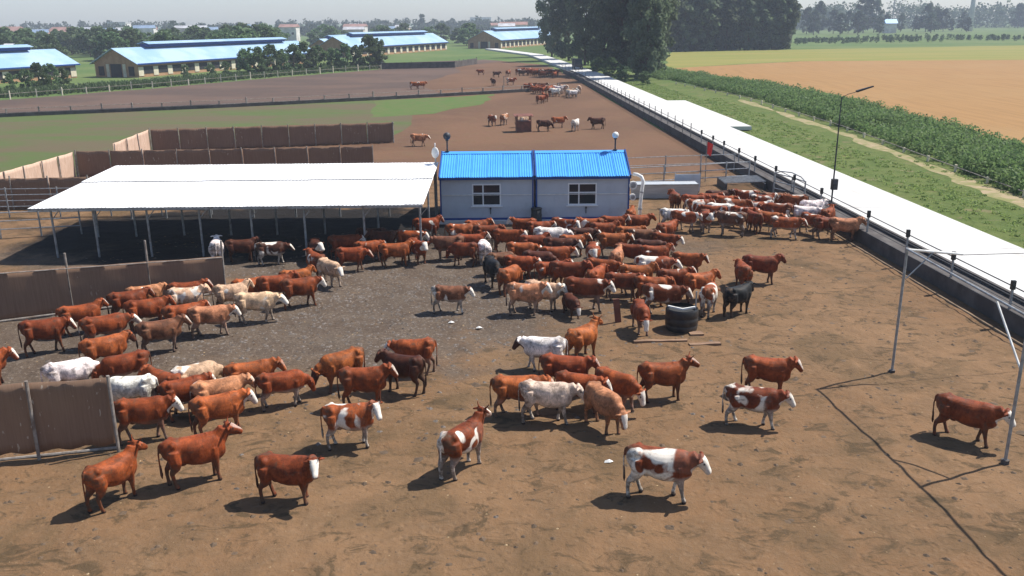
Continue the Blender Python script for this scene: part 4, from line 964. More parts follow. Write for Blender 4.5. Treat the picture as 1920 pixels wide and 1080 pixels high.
# x, y of the trunk centre in the photograph, heading (0 right, 90 away, 180 left, -90 towards us), size, pose, coat, white patches, white face, white socks, dark head, label
YARD = [
 (208,885,34,.98,'u','rust',0,.0,0,0,'red cow walking away right with raised head, in front of the lower left windbreak'),
 (365,846,6,1.02,'u','red',0,.15,0,.2,'dark red cow with raised horned head, second in the front row from the left'),
 (538,880,-22,1.0,'R','deep',0,.6,0,0,'deep red cow with a white blaze, standing alone at the lower left centre'),
 (655,785,-3,.98,'R','rust',.42,1,1,0,'red and white cow with white legs, looking towards the camera, left of centre'),
 (866,822,52,1.05,'u','deep',.48,.6,.8,.3,'red and white cow walking away right, alone in the front centre'),
 (1238,872,-3,1.05,'d','deep',.52,.85,1,0,'red and white cow with a lowered white face, frontmost of all the cattle'),
 (1413,745,2,1.02,'d','deep',.55,.85,1,0,'white cow with red patches and dark neck, right of centre'),
 (1440,692,3,1.0,'n','red',0,.35,0,0,'solid red cow standing behind the patched white one right of centre'),
 (1815,768,-7,1.04,'d','deep',0,.9,0,0,'deep red cow alone at the far right beside the pole'),
 (1243,702,16,.98,'u','rust',0,.15,0,.3,'rust coloured cow with raised head, right of the centre group'),
 (1030,735,-3,1.05,'d','pale',0,.3,.6,0,'pale greyish cream cow in front of the centre group'),
 (972,728,6,1.0,'d','orange',0,.2,.3,0,'light red cow half hidden behind the pale cream one'),
 (1060,690,-8,1.0,'f','red',0,.2,0,0,'red cow at the back of the centre group, behind the pale cream one'),
 (1128,752,-52,1.0,'l','tan',0,.5,0,0,'tan red cow facing the camera with lowered head in the centre group'),
 (1152,722,-32,1.0,'l','rust',0,1,.3,.0,'rust cow with a white face pointing right, rightmost of the centre group'),
 (1020,650,172,.95,'d','white',.0,0,.4,1,'white cow with a dark red head facing left, behind the centre group'),
 (1092,630,52,.98,'u','orange',0,0,0,.1,'orange red cow standing upright and looking away, above the centre group'),
 (776,657,176,.98,'d','rust',0,.9,.3,.3,'rust cow facing left with a white face, middle of the yard'),
 (757,690,150,.98,'n','dark',0,0,0,0,'dark brown cow facing away left, beside the rust one in the middle of the yard'),
 (682,713,-2,1.0,'n','red',0,.3,.0,0,'red cow facing right in the trio left of the yard middle'),
 (640,682,205,1.0,'l','orange',0,0,0,1,'orange cow with a dark lowered head, left of the yard middle'),
 (528,716,8,.96,'l','red',0,0,.9,0,'red cow with white lower legs, right end of the left cluster'),
 (470,698,4,.98,'n','orange',0,.1,0,0,'orange backed cow at the back of the left cluster'),
 (408,725,2,.98,'n','tan',.1,.3,0,0,'tan backed cow in the middle of the left cluster'),
 (410,763,6,1.02,'n','orange',0,.8,0,.0,'orange cow with a white face at the front of the left cluster'),
 (367,702,14,.95,'l','cream',.2,0,0,0,'cream white cow half hidden in the left cluster'),
 (308,726,118,.96,'n','rust',.0,0,.5,0,'rust cow seen from behind in the left cluster'),
 (250,727,150,.95,'l','white',.0,0,.4,0,'small white cow between the lower left windbreak and the rust one'),
 (268,774,-5,1.0,'d','red',0,1,.2,0,'red cow with a white face beside the end of the lower left windbreak'),
 (132,694,4,.98,'l','white',0,0,.2,0,'white cow behind the lower left windbreak'),
 (232,681,178,.98,'l','deep',0,0,.6,0,'deep red cow facing left above the lower left windbreak'),
 (196,651,8,.98,'n','orange',0,0,0,.9,'orange cow with a dark head, left side of the yard'),
 (82,621,0,1.0,'d','deep',0,.5,0,.2,'deep red cow farthest left of those near the middle windbreak'),
 (196,608,4,1.0,'d','rust',.22,.7,.3,0,'rust cow with white back patches, second from the left near the middle windbreak'),
 (-36,682,6,1.0,'n','rust',0,.5,0,0,'red cow at the left edge with only its head in view'),
 (300,620,6,.98,'n','brown',0,.3,.2,0,'brownish cow in front of the row near the middle windbreak'),
 (275,580,2,.98,'f','red',0,.1,0,0,'red cow with a glossy back next to the middle windbreak'),
 (394,589,0,.98,'d','tan',.1,.9,.4,0,'tan cow with a white face in front of the middle windbreak'),
 (480,563,-6,1.02,'d','cream',.1,1,.6,0,'cream cow with a lowered white face, right of the middle windbreak'),
 (428,550,4,.95,'n','cream',.15,.2,0,0,'cream cow half hidden behind the bigger cream one'),
 (356,557,2,.95,'n','cream',.25,0,0,0,'whitish cream cow against the middle windbreak'),
 (293,549,5,.95,'n','tan',.1,0,0,0,'pale tan cow against the middle windbreak, left of the whitish one'),
 (562,538,3,.98,'d','red',0,1,0,.0,'red cow with a white lowered face, end of the row by the middle windbreak'),
 (517,531,5,.96,'n','red',0,0,0,0,'red cow half hidden behind the end of the row'),
 (468,537,8,.9,'l','orange',.1,0,0,0,'small orange cow behind the cream ones'),
 (618,503,-55,.95,'d','cream',.15,.8,.5,0,'cream white cow facing right in front of the shelter'),
 (592,488,108,.95,'n','red',.12,.8,0,0,'red cow with white marks beside the cream one in front of the shelter'),
 (645,452,2,.98,'d','deep',0,.9,0,0,'deep red cow facing right at the shelter edge'),
 (658,478,0,.92,'d','red',0,.2,0,0,'smaller red cow in front of the deep red one at the shelter edge'),
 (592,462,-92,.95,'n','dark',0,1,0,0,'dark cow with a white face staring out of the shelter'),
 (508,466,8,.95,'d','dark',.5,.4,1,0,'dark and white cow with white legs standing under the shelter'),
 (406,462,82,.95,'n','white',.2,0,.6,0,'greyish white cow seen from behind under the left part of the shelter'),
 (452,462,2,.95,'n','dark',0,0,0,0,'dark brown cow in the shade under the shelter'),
 (741,467,4,.98,'n','rust',0,.2,0,0,'rust cow standing at the right end of the shelter'),
 (781,462,-62,.95,'n','red',.12,1,0,0,'red cow with a white face towards the camera at the right shelter end'),
 (841,456,183,1.0,'n','brown',0,.2,.2,0,'brown cow standing broadside in the crowd before the left cabin'),
 (800,424,4,.95,'n','red',.12,.5,0,0,'red cow at the back of the crowd beside the shelter corner post'),
 (864,432,4,.98,'n','orange',.28,.3,0,0,'orange cow with white patches on its back before the left cabin'),
 (907,463,92,.92,'l','white',.0,0,.8,0,'white cow seen from behind in the middle of the crowd'),
 (924,503,-80,.95,'l','black',0,1,0,0,'blackish cow with a white lowered face, left edge of the dense crowd'),
 (940,485,24,.9,'l','brown',0,0,0,0,'brown cow bending down behind the round orange rump'),
 (955,515,66,.95,'l','orange',.05,0,0,0,'bright orange cow turned away, its round rump towards the camera'),
 (978,467,4,.98,'d','rust',.05,.9,.2,0,'rust cow facing right with a white face before the left cabin'),
 (914,437,3,.95,'n','red',0,0,0,0,'red cow broadside just below the left cabin window'),
 (952,443,-3,.95,'n','red',0,1,0,0,'red cow with a white face below the left cabin, third row'),
 (982,422,180,.92,'n','red',0,1,0,0,'red cow facing left with a white face against the left cabin wall'),
 (1032,441,-6,1.02,'d','white',.0,0,0,.3,'pinkish white cow between the two cabins'),
 (1050,461,-8,.98,'d','dark',.05,.9,0,0,'dark brown cow with a white nose in front of the pinkish white one'),
 (1057,424,-28,.92,'n','red',.3,.7,0,0,'red and white cow against the right cabin wall'),
 (1090,436,4,.9,'d','dark',0,.7,0,0,'small dark cow in the crowd below the right cabin window'),
 (1150,449,10,1.02,'n','orange',0,.4,.2,0,'large orange cow in front of the right cabin'),
 (1132,432,4,.95,'n','rust',0,0,0,0,'rust backed cow behind the large orange one'),
 (1112,470,-84,.92,'n','red',.2,1,.4,0,'red cow with a pale face looking at the camera in the dense crowd'),
 (1157,480,82,.92,'n','tan',0,0,0,0,'light orange cow seen from behind in the dense crowd'),
 (1218,462,-5,.98,'d','dark',0,1,0,0,'dark cow with a white face in front of the right cabin corner'),
 (1208,443,-4,.98,'d','brown',.05,1,0,0,'brown cow with a white face just behind the dark one at the cabin corner'),
 (1195,414,4,.95,'n','red',0,0,0,0,'red cow close to the right cabin wall corner'),
 (1250,428,56,.95,'n','rust',0,0,.2,0,'rust cow turned away near the white flue pipe'),
 (1262,404,2,.95,'d','white',.0,0,.6,.5,'white cow with a darker head right of the flue pipe'),
 (1183,402,86,.85,'n','orange',0,0,0,0,'orange cow seen from behind at the foot of the flue pipe'),
 (1265,370,105,.95,'n','deep',0,0,0,0,'deep red cow seen from behind beside the metal trough'),
 (1302,375,2,.95,'f','red',.05,0,0,0,'red cow broadside beside the metal trough'),
 (1347,367,4,.95,'n','dark',0,0,0,0,'dark cow at the rail fence right of the trough'),
 (1400,366,176,.95,'n','red',.5,.5,.3,0,'white and red cow at the back of the right hand crowd'),
 (1450,369,3,.98,'n','brown',.3,0,0,.9,'brown cow with a white back near the gate'),
 (1310,389,2,.98,'n','rust',.55,.4,.5,0,'light patched cow left in the right hand crowd'),
 (1378,388,2,1.0,'f','rust',.42,.3,.3,0,'pinkish patched cow in the middle of the right hand crowd'),
 (1372,413,180,1.02,'n','brown',.42,.5,.6,0,'brown cow with a white back, front of the right hand crowd'),
 (1317,408,-82,.95,'n','red',.3,1,.6,0,'cow with a white face looking at the camera, left of the right hand crowd'),
 (1414,408,128,.95,'n','deep',0,0,0,0,'deep red cow turned away in the right hand crowd'),
 (1462,393,181,1.0,'d','red',.4,0,.5,.9,'red and white cow with a dark head facing left near the gate'),
 (1473,417,6,.98,'d','rust',.28,.5,1,.2,'rust cow with white legs, front right of the right hand crowd'),
 (1506,396,2,.95,'d','white',.0,.5,.5,0,'white cow beside the gate'),
 (1541,388,32,.98,'n','white',.2,.3,.4,0,'white cow next to the pole with the black box'),
 (1565,400,74,.98,'n','red',0,.2,0,0,'red cow seen from behind next to the pole with the black box'),
 (1602,420,6,.98,'n','tan',0,.1,0,.2,'brownish tan cow reaching over the feed bunk'),
 (1552,420,20,.95,'d','deep',0,.2,.4,0,'deep red cow shaded by its neighbours at the feed bunk'),
 (1427,496,3,1.02,'n','deep',0,0,0,.5,'deep red cow standing right of the black one'),
 (1393,510,112,.92,'n','red',0,0,0,0,'red cow half hidden behind the black one'),
 (1384,552,62,1.0,'n','black',0,0,0,0,'black cow walking away, right of the water tank'),
 (1330,553,70,.95,'l','rust',.58,.5,1,0,'white and red cow seen from behind at the water tank'),
 (1312,527,40,.98,'n','orange',0,0,0,.1,'orange cow turned away behind the water tank'),
 (1243,552,-2,1.0,'d','deep',.32,.6,.4,.2,'deep red cow with white patches drinking left of the water tank'),
 (1222,534,0,.95,'n','rust',0,0,0,0,'rust backed cow behind the patched drinking one'),
 (1195,516,12,1.0,'n','orange',0,.2,.5,0,'orange cow with pale legs in front of the white patched one'),
 (1226,495,3,1.02,'d','red',.52,1,.4,.2,'white and red cow with a white face above the water tank'),
 (1202,586,-68,.92,'l','red',0,1,.3,0,'red cow with a white face walking towards the camera, left of the tank'),
 (1094,543,2,1.05,'d','deep',.06,.9,.5,0,'large deep red cow with a white nose, middle of the yard front row'),
 (1066,510,-4,1.0,'n','deep',0,0,0,0,'deep red cow broadside behind the large one'),
 (986,551,3,1.0,'n','tan',.1,1,.5,0,'tan cow with a white face, left end of the middle front row'),
 (1022,543,-30,.95,'n','cream',.2,1,.3,0,'white faced cow between the tan and the large deep red one'),
 (1072,566,-62,.72,'l','dark',0,.6,0,0,'small dark calf beside the large deep red cow'),
 (843,552,0,.88,'d','brown',.22,1,1,.1,'small brown cow with a white face and white legs, alone left of the crowd'),
 (1117,517,76,.92,'n','rust',0,.2,0,0,'rust cow seen from behind between the large deep red and orange ones'),
 (1420,388,4,.92,'n','rust',.3,.6,.3,0,'rust and white cow wedged at the back of the right hand crowd'),
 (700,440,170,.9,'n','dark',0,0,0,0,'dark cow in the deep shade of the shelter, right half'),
 (870,470,165,.9,'l','deep',0,0,0,0,'deep red cow bending down beside the white one in the crowd'),
 (1010,486,-10,.92,'l','dark',0,.5,0,0,'dark cow feeding low in the crowd, right of the round orange rump'),
 (895,426,4,.92,'n','rust',.1,.3,0,0,'rust cow wedged against the left cabin wall below its window'),
 (1012,424,-4,.92,'n','red',0,.9,0,0,'red cow with a white blaze against the wall between the cabins'),
 (1108,421,176,.92,'n','rust',.15,.2,0,0,'rust cow facing left against the right cabin wall'),
 (1150,418,6,.92,'n','red',0,.8,0,0,'red cow with a white blaze against the right cabin below its window'),
 (1243,447,-20,.92,'d','red',.1,.9,.3,0,'red cow with a white blaze beside the dark one at the cabin corner'),
 (1338,398,178,.95,'n','red',.3,.2,.4,0,'red and white cow facing left inside the right hand crowd'),
 (1358,376,4,.92,'n','rust',0,.4,0,0,'rust cow behind the pinkish patched one in the right hand crowd'),
 (1440,408,-15,.95,'d','orange',.1,.6,.3,0,'orange cow in front of the gate side of the right hand crowd'),
 (1488,378,175,.92,'n','rust',.2,.2,.2,0,'rust cow facing left close to the gate'),
 (1524,412,-30,.95,'d','red',.25,.8,.5,0,'red cow with a white blaze in front of the white ones by the gate'),
 (762,446,-8,.92,'d','rust',.1,.9,0,0,'rust cow with a white blaze behind the one at the right shelter end'),
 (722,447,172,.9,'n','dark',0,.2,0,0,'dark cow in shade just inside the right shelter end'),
 (1180,434,6,.92,'n','orange',0,.2,0,0,'orange backed cow between the right cabin and the brown white faced one'),
 (1290,408,-12,.95,'d','rust',.35,.8,.5,0,'rust and white cow leftmost in front of the right hand crowd'),
 (1000,452,8,.95,'n','deep',0,.4,0,0,'deep red cow behind the rust one before the left cabin'),
 (882,450,-6,.95,'n','red',.05,.8,0,0,'red cow with a white blaze in the middle of the crowd before the left cabin'),
 (1182,472,-10,.92,'d','deep',0,.6,0,0,'deep red cow in the dense crowd right of the light orange rump'),
 (1042,478,5,.95,'d','red',.1,.8,.2,0,'red cow with a white blaze below the dark brown one in the crowd'),
 (690,462,8,.92,'d','red',.1,.8,.2,0,'red cow with a white blaze at the middle of the shelter edge'),
 (330,545,4,.92,'n','rust',.1,.2,0,0,'rust backed cow tight against the middle windbreak'),
 (555,520,4,.92,'n','orange',0,.2,0,0,'orange cow behind the end of the row by the middle windbreak'),
 (1035,505,10,.95,'n','red',.1,.5,.2,0,'red cow behind the deep red broadside one in the middle crowd'),
 (1130,500,-6,.95,'d','rust',0,.8,.2,0,'rust cow with a white blaze above the large deep red one'),
 (1168,528,4,.95,'n','deep',.1,.7,.3,0,'deep red cow left of the orange one with pale legs'),
 (1290,487,-4,.92,'n','rust',0,.3,0,0,'rust cow right of the white and red one above the tank'),
 (1262,520,8,.95,'n','deep',.1,.4,.2,0,'deep red cow behind the drinking one at the tank'),
 (975,492,-6,.95,'d','red',.1,.8,0,0,'red cow with a white blaze right of the round orange rump'),
 (150,588,4,.95,'n','red',0,.4,0,0,'red cow behind the patched rust one near the middle windbreak'),
 (345,590,3,.95,'n','rust',0,.3,.2,0,'rust cow between the glossy red and the tan one by the middle windbreak'),
 (240,562,4,.92,'n','deep',0,.2,0,0,'deep red cow farthest left against the middle windbreak'),
 (345,735,8,.95,'n','red',0,.5,0,0,'red cow tucked in the heart of the left cluster'),
 (1090,716,-12,.95,'d','red',0,.6,0,0,'red cow wedged in the heart of the centre group'),
 (1330,372,6,.92,'n','red',.1,.3,.2,0,'red cow between the trough and the dark one at the rail fence'),
 (1394,400,-6,.95,'n','rust',.25,.6,.3,0,'rust and white cow in the second row of the right hand crowd'),
 (1350,392,-4,.95,'d','white',.0,.0,.3,.4,'white cow in the middle of the right hand crowd'),
 (1432,376,4,.92,'n','red',.35,.6,.3,0,'red and white cow behind the dark headed one near the gate'),
 (1228,474,8,.92,'n','rust',.1,.6,.2,0,'rust cow in front of the dark white faced one at the cabin corner'),
 (1075,452,6,.92,'n','orange',.1,.5,0,0,'orange cow right of the pinkish white one between the cabins'),
]
BACK = [
 (785,257,2,.98,'d','tan',.1,.4,.3,0,'tan cow alone behind the white roof'),
 (923,222,-70,.95,'n','red',.2,.6,.4,0,'red cow at the left of the line behind the cabins'),
 (945,220,60,.98,'n','tan',.3,0,.6,0,'cream tan cow second in the line behind the cabins'),
 (979,224,2,.98,'n','cream',.2,0,.3,0,'cream cow behind the rusty feed rack'),
 (1020,231,3,.98,'l','dark',0,0,0,0,'dark cow feeding right of the rusty rack'),
 (1047,225,4,.95,'n','orange',.1,.2,.6,0,'orange cow with pale legs behind the cabins'),
 (1079,231,70,.95,'n','white',.2,0,.8,.3,'white cow turned away behind the cabins'),
 (1120,226,180,1.02,'n','dark',0,0,0,0,'dark red cow nearest the bunk behind the cabins'),
 (1013,183,30,.98,'d','red',0,0,0,0,'lone red cow in the far part of the back pen'),
 (1022,180,120,.95,'u','rust',0,0,0,0,'rust cow next to the lone red one in the far back pen'),
 (777,158,4,1.0,'n','orange',.15,0,.2,0,'orange cow by itself in the far grey pen, left one'),
 (790,157,2,1.0,'n','orange',0,0,.2,0,'orange cow by itself in the far grey pen, right one'),
 (901,133,175,1.0,'n','red',0,0,0,0,'red cow alone at the upper left of the far herd'),
 (931,137,5,1.0,'n','dark',0,0,0,0,'dark cow left of the far herd'),
 (953,135,60,1.0,'n','rust',.2,0,.2,0,'rust and white cow left of the far herd'),
 (958,150,5,1.0,'n','rust',.4,0,.5,0,'patched cow below the far herd'),
 (925,152,100,1.0,'n','dark',0,0,0,0,'dark cow turned away near the pale post'),
]
fr2 = random.Random(11)
for i in range(24):
    t = i/23
    BACK.append((972+72*t+fr2.uniform(-3, 3), 132+5*t+fr2.uniform(-3, 3), fr2.choice((5, 175, 60, -40, 0)), 1.0, 'n', fr2.choice(('red', 'deep', 'red', 'rust', 'dark')), fr2.choice((0, 0, .3)), 0, 0, 0, 'red cow in the dense far herd beside the road'))
for i in range(20):
    t = i/19
    BACK.append((988+95*t+fr2.uniform(-3, 3), 162+7*t+fr2.uniform(-5, 5), fr2.choice((5, 175, 60, -40, 90)), 1.0, 'n', fr2.choice(('red', 'rust', 'dark', 'red')) if t < .55 else fr2.choice(('white', 'black', 'cream', 'white')), 0 if t < .5 else .3, .3, .3, 0,
                 'red or brown cow in the nearer far group by the bunk' if t < .55 else 'black or white cow at the bunk end of the nearer far group'))
herd = []
for lst, grp in ((YARD, 'cattle in the yard'), (BACK, 'cattle in the back pens')):
    for (px, py, hdg, s, pose, coat, pied, fc, sk, mane, lab) in lst:
        s *= .89; q = at(px, py, .97*s); az = math.atan2(q[0], q[1])
        idx_ = len(herd); hdg += 0 if idx_ < 22 else fr2.uniform(-9, 9)
        herd.append(dict(p=np.array([q[0], q[1]]), a=R_(hdg)-az, s=s, pose=pose, coat=coat, pied=pied, face=fc, socks=sk, mane=mane, lab=lab, grp=grp, far=grp.endswith('pens')))
# let the animals stand beside, not inside, one another and the things around them
fixed = [((at(1277, 618)[0], at(1277, 618)[1]),)*2 + (.65,), ((-25.5, 29.7), (-12.2, 35.9), .18), ((-16.4, 20.2), (-10.62, 21.45), .18), ((7.3, 49.4), (7.3, 49.6), .15),
         ((12.25, 26.4),)*2+(.08,), ((12.62, 20.3),)*2+(.08,), ((7.8, 56.2), (12.0, 56.2), .6), ((7.9, 58.8), (16.6, 61), .1), ((1.35, 92.5),)*2+(.9,), ((16.95, 56.2), (17.9, 53.0), .12)]
fixed += [((x, 42.1),)*2+(.07,) for x in front]
def seg(c):
    d = np.array([math.cos(c['a']), math.sin(c['a'])]); return c['p']-d*.58*c['s'], c['p']+d*(.84 if c['pose'] in 'nudf' else .76)*c['s'], .28*c['s']
def segseg(a, b, c, d):
    best = None
    for (p, q0, q1, fl) in ((a, c, d, 1), (b, c, d, 1), (c, a, b, -1), (d, a, b, -1)):
        v = q1-q0; t = 0 if v@v < 1e-9 else np.clip((p-q0)@v/(v@v), 0, 1); r = (p-(q0+v*t))*fl; L = np.hypot(*r)
        if best is None or L < best[0]: best = (L, r)
    # crossing
    r1, r2 = b-a, d-c; den = r1[0]*r2[1]-r1[1]*r2[0]
    if abs(den) > 1e-9:
        t = ((c-a)[0]*r2[1]-(c-a)[1]*r2[0])/den; u = ((c-a)[0]*r1[1]-(c-a)[1]*r1[0])/den
        if 0 < t < 1 and 0 < u < 1:
            mm = (a+b-c-d)/2; L = max(np.hypot(*mm), 1e-3); return 0.0, mm/L*1e-3
    return best
FX = [(np.array(a, float), np.array(b, float), r) for a, b, r in fixed]
for it in range(90):
    mv = 0
    for i, c in enumerate(herd):
        a, b, r = seg(c); vd = c['p']/np.hypot(*c['p'])
        for j in range(i+1, len(herd)):
            d = herd[j]
            if abs(c['p'][0]-d['p'][0]) > 2.8 or abs(c['p'][1]-d['p'][1]) > 2.8: continue
            e_, f_, r2 = seg(d); L, v = segseg(a, b, e_, f_); need = r+r2
            if L < need:
                v = v/max(np.hypot(*v), 1e-6); dep = v@vd; lat = v-vd*dep
                push = vd*dep + lat*.45
                if np.hypot(*push) < .3: push = vd*(1 if dep >= 0 else -1)
                push = push/np.hypot(*push)*(need-L)*.28
                c['p'] = c['p']+push; d['p'] = d['p']-push; mv += 1; a, b, r = seg(c)
        for (e_, f_, r2) in FX:
            if abs(c['p'][1]-e_[1]) > 9 and abs(c['p'][1]-f_[1]) > 9: continue
            L, v = segseg(a, b, e_, f_); need = r+r2
            if L < need:
                v = v/max(np.hypot(*v), 1e-6); c['p'] = c['p']+v*(need-L)*.5; a, b, r = seg(c)
        if not c['far']:
            for e in (a, b):
                lim = xl(e[1])-(1.70 if e is a else 1.45)-r*.8
                if e[0] > lim: c['p'][0] -= (e[0]-lim)*.6
                if -4.6 < e[0] < 7.2 and 46 < e[1] < 55 and e[1] > 48.55-r: c['p'][1] -= (e[1]-(48.55-r))*.6
        else:
            lim = xl(c['p'][1])-2.6
            if c['p'][0] > lim: c['p'][0] -= (c['p'][0]-lim)*.5
    if not mv: break
print('herd', len(herd), 'relax', it, mv)
for i, c in enumerate(herd):
    z = 0.01 if c['far'] else float(yard_z(np.array([c['p'][0]]), np.array([c['p'][1]]))[0])-.012
    pk = c['pose']
    if i >= 22: pk = random.choice({'n': ('n', 'n2', 'n3', 'f'), 'd': ('d', 'd2', 'd')}.get(pk, (pk,)))
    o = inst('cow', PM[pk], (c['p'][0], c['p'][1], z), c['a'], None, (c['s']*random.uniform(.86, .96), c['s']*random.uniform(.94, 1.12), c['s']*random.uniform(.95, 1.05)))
    b = COAT[c['coat']]; f = random.uniform(.85, 1.15)
    o['coat'] = [b[0]*f, b[1]*f*random.uniform(.93, 1.05), b[2]*f, 1.0]
    o['seed'] = float(i*1.37+2.1); o['pied'] = float(c['pied']) if c['pied'] else -0.5; o['face'] = float(c['face']); o['socks'] = float(c['socks']); o['mane'] = float(c['mane']); o['fore'] = .95 if c['pied'] > .38 and c['coat'] != 'white' else 0.0
    tag(o, c['lab'], 'cow', c['grp'])
    if c['pose'] in 'nl' and c['coat'] == 'dark' and c['s'] < .62: o['category'] = 'calf'
# ------------------------------------------------------------------ vegetation
def leaf_cards(cent, rad, per, size, squash=.8, seed=0, droop=0.0):
    """many small leaf faces spread through clumps"""
    r = np.random.default_rng(seed); V = []; cent = np.asarray(cent, float); rad = np.asarray(rad, float)
    k = np.repeat(np.arange(len(cent)), per); n = len(k)
    d = r.normal(size=(n, 3)); d /= np.linalg.norm(d, axis=1)[:, None]
    rr = r.random(n)**.45
    p = cent[k] + d*rr[:, None]*rad[k][:, None]*np.array([1, 1, squash])
    p[:, 2] = np.maximum(p[:, 2], .05)
    a = r.normal(size=(n, 3)) + d*.6; a /= np.linalg.norm(a, axis=1)[:, None]
    b = np.cross(a, r.normal(size=(n, 3))); b /= np.linalg.norm(b, axis=1)[:, None]; c = np.cross(a, b)
    s = size*r.uniform(.6, 1.3, n)[:, None]
    q = np.stack([p-b*s-c*s*.55, p+b*s*.3-c*s*.75, p+b*s+c*s*.2, p-b*s*.2+c*s*.8], 1)
    return q.reshape(-1, 3)
def cards_mesh(name, V, mat):
    n = len(V)//4; me = bpy.data.meshes.new(name); me.vertices.add(len(V)); me.vertices.foreach_set('co', V.ravel())
    me.loops.add(len(V)); me.loops.foreach_set('vertex_index', np.arange(len(V))); me.polygons.add(n)
    me.polygons.foreach_set('loop_start', np.arange(0, len(V), 4)); me.polygons.foreach_set('loop_total', np.full(n, 4)); me.update(calc_edges=True); me.validate()
    me.materials.append(mat); return me
def tree_meshes(name, h, w, base, nclump, per, leaf, mat, seed, kind='broad'):
    r = random.Random(seed); cs, rs = [], []; tk = MB()
    lean = Vector((r.uniform(-.03, .03)*h, r.uniform(-.03, .03)*h, 0))
    tp = [(0, 0, -.2), (lean.x*.2, lean.y*.2, h*.25), (lean.x*.6, lean.y*.6, h*.6), (lean.x, lean.y, h*.93)]
    tk.tube(tp, [h*.017, h*.013, h*.008, h*.002], 8)
    for i in range(nclump):
        t = r.random()**.8; z = base+(h-base)*t
        prof = (math.sin(math.pi*min(1, .12+t*.88))**.6) if kind == 'broad' else (.55+.45*math.sin(math.pi*t))*(1 if t < .8 else (1-t)/.2*.7+.3)
        ang = r.uniform(0, 6.283); rad = w/2*prof*r.uniform(.35, 1.0)
        c = Vector((math.cos(ang)*rad, math.sin(ang)*rad, z))+lean*t
        cs.append(tuple(c)); rs.append(w*(.13 if kind == 'broad' else .2)*r.uniform(.6, 1.25))
        if i % 4 == 0:
            z0 = max(h*.12, z-abs(rad)*.9); st = Vector((lean.x*z0/h, lean.y*z0/h, z0)); tk.tube([st, st.lerp(c, .5)+Vector((0, 0, .03*h)), c], [h*.006, h*.004, h*.001], 5)
    return cards_mesh(name+'_crown', leaf_cards(cs, rs, per, leaf, .85, seed), mat), tk.mesh(name+'_trunk', MT['bark'])
TV = {}
for i in range(3): TV['big%d' % i] = tree_meshes('big', 25, 12, 1.2, 150, 75, .40, MT['leaf_dark'], 20+i)
for i in range(2): TV['mid%d' % i] = tree_meshes('mid', 22, 10, .6, 80, 48, .55, MT['leaf_dark'], 30+i)
for i in range(3): TV['far%d' % i] = tree_meshes('far', 20, 11, 2.0, 55, 26, .75, MT['leaf_far'], 40+i)
for i in range(3): TV['small%d' % i] = tree_meshes('small', 6, 5, .4, 45, 40, .24, MT['leaf_mid'], 50+i)
TV['thin0'] = tree_meshes('thin', 20, 5, 1.5, 50, 30, .5, MT['leaf_far'], 60, 'poplar')
cnt = {}
def tree(kind, x, y, sc_, label, group, name='tree', sx=1.0):
    e = empty(name, (x, y, 0), random.uniform(0, 6.28)); tag(e, label, 'tree', group)
    c, t = TV[kind]; s = (sc_*sx, sc_*sx, sc_)
    inst('crown', c, (0, 0, 0), 0, e, s); inst('trunk', t, (0, 0, 0), 0, e, s); return e
big = [(26.2, 174, .95, 'broad dark tree nearest on the right of the road, its trunk showing'), (23.8, 192, 1.02, 'second tall dark tree along the right of the road'), (28.5, 187, .95, 'tall tree behind and right of the nearest roadside tree'),
       (22, 212, 1.05, 'third tall dark tree along the right of the road'), (19.5, 236, 1.0, 'fourth tall dark tree along the right of the road'), (17, 262, 1.0, 'fifth tall dark tree along the road, near the left edge of the clump'),
       (13.5, 292, 1.05, 'last tall dark tree of the roadside row'), (28, 218, 1.05, 'tall tree deep inside the roadside clump')]
for i, (x, y, s, lb) in enumerate(big): tree('big%d' % (i % 3), x, y, s, lb, 'tall roadside trees', sx=.72 if i in (0, 6) else .9)
# wood behind the crop strip
k = 0
for i in range(24):
    t = i/23; px = 1165+308*t; q = at(px, 98-6*t)
    where = 'left end' if t < .33 else 'middle' if t < .66 else 'right end'
    for row in (0, 1):
        u = q*(1+.045*row+random.uniform(-.008, .008)); tree('mid%d' % (k % 2), u[0]+random.uniform(-1.5, 1.5), u[1]+row*7, random.uniform(1.0, 1.28), 'tall dark tree, %s row, %s of the wood behind the crop' % (('front', 'back')[row], where), 'trees of the dark wood, %s row, %s' % (('front', 'back')[row], where)); k += 1
for i, (x, y, s) in enumerate([(19.5, 168, .5), (18.6, 180, .62), (17.5, 196, .55), (22.5, 160, .4)]):
    tree('small%d' % (i % 3), x+1.5, y, s, ('small light green shrub at the road edge under the roadside trees', 'larger light green shrub at the road edge under the roadside trees', 'farthest light green shrub under the roadside trees', 'lowest light green shrub before the roadside trees')[i], 'shrubs under the roadside trees', 'shrub', 1.2)
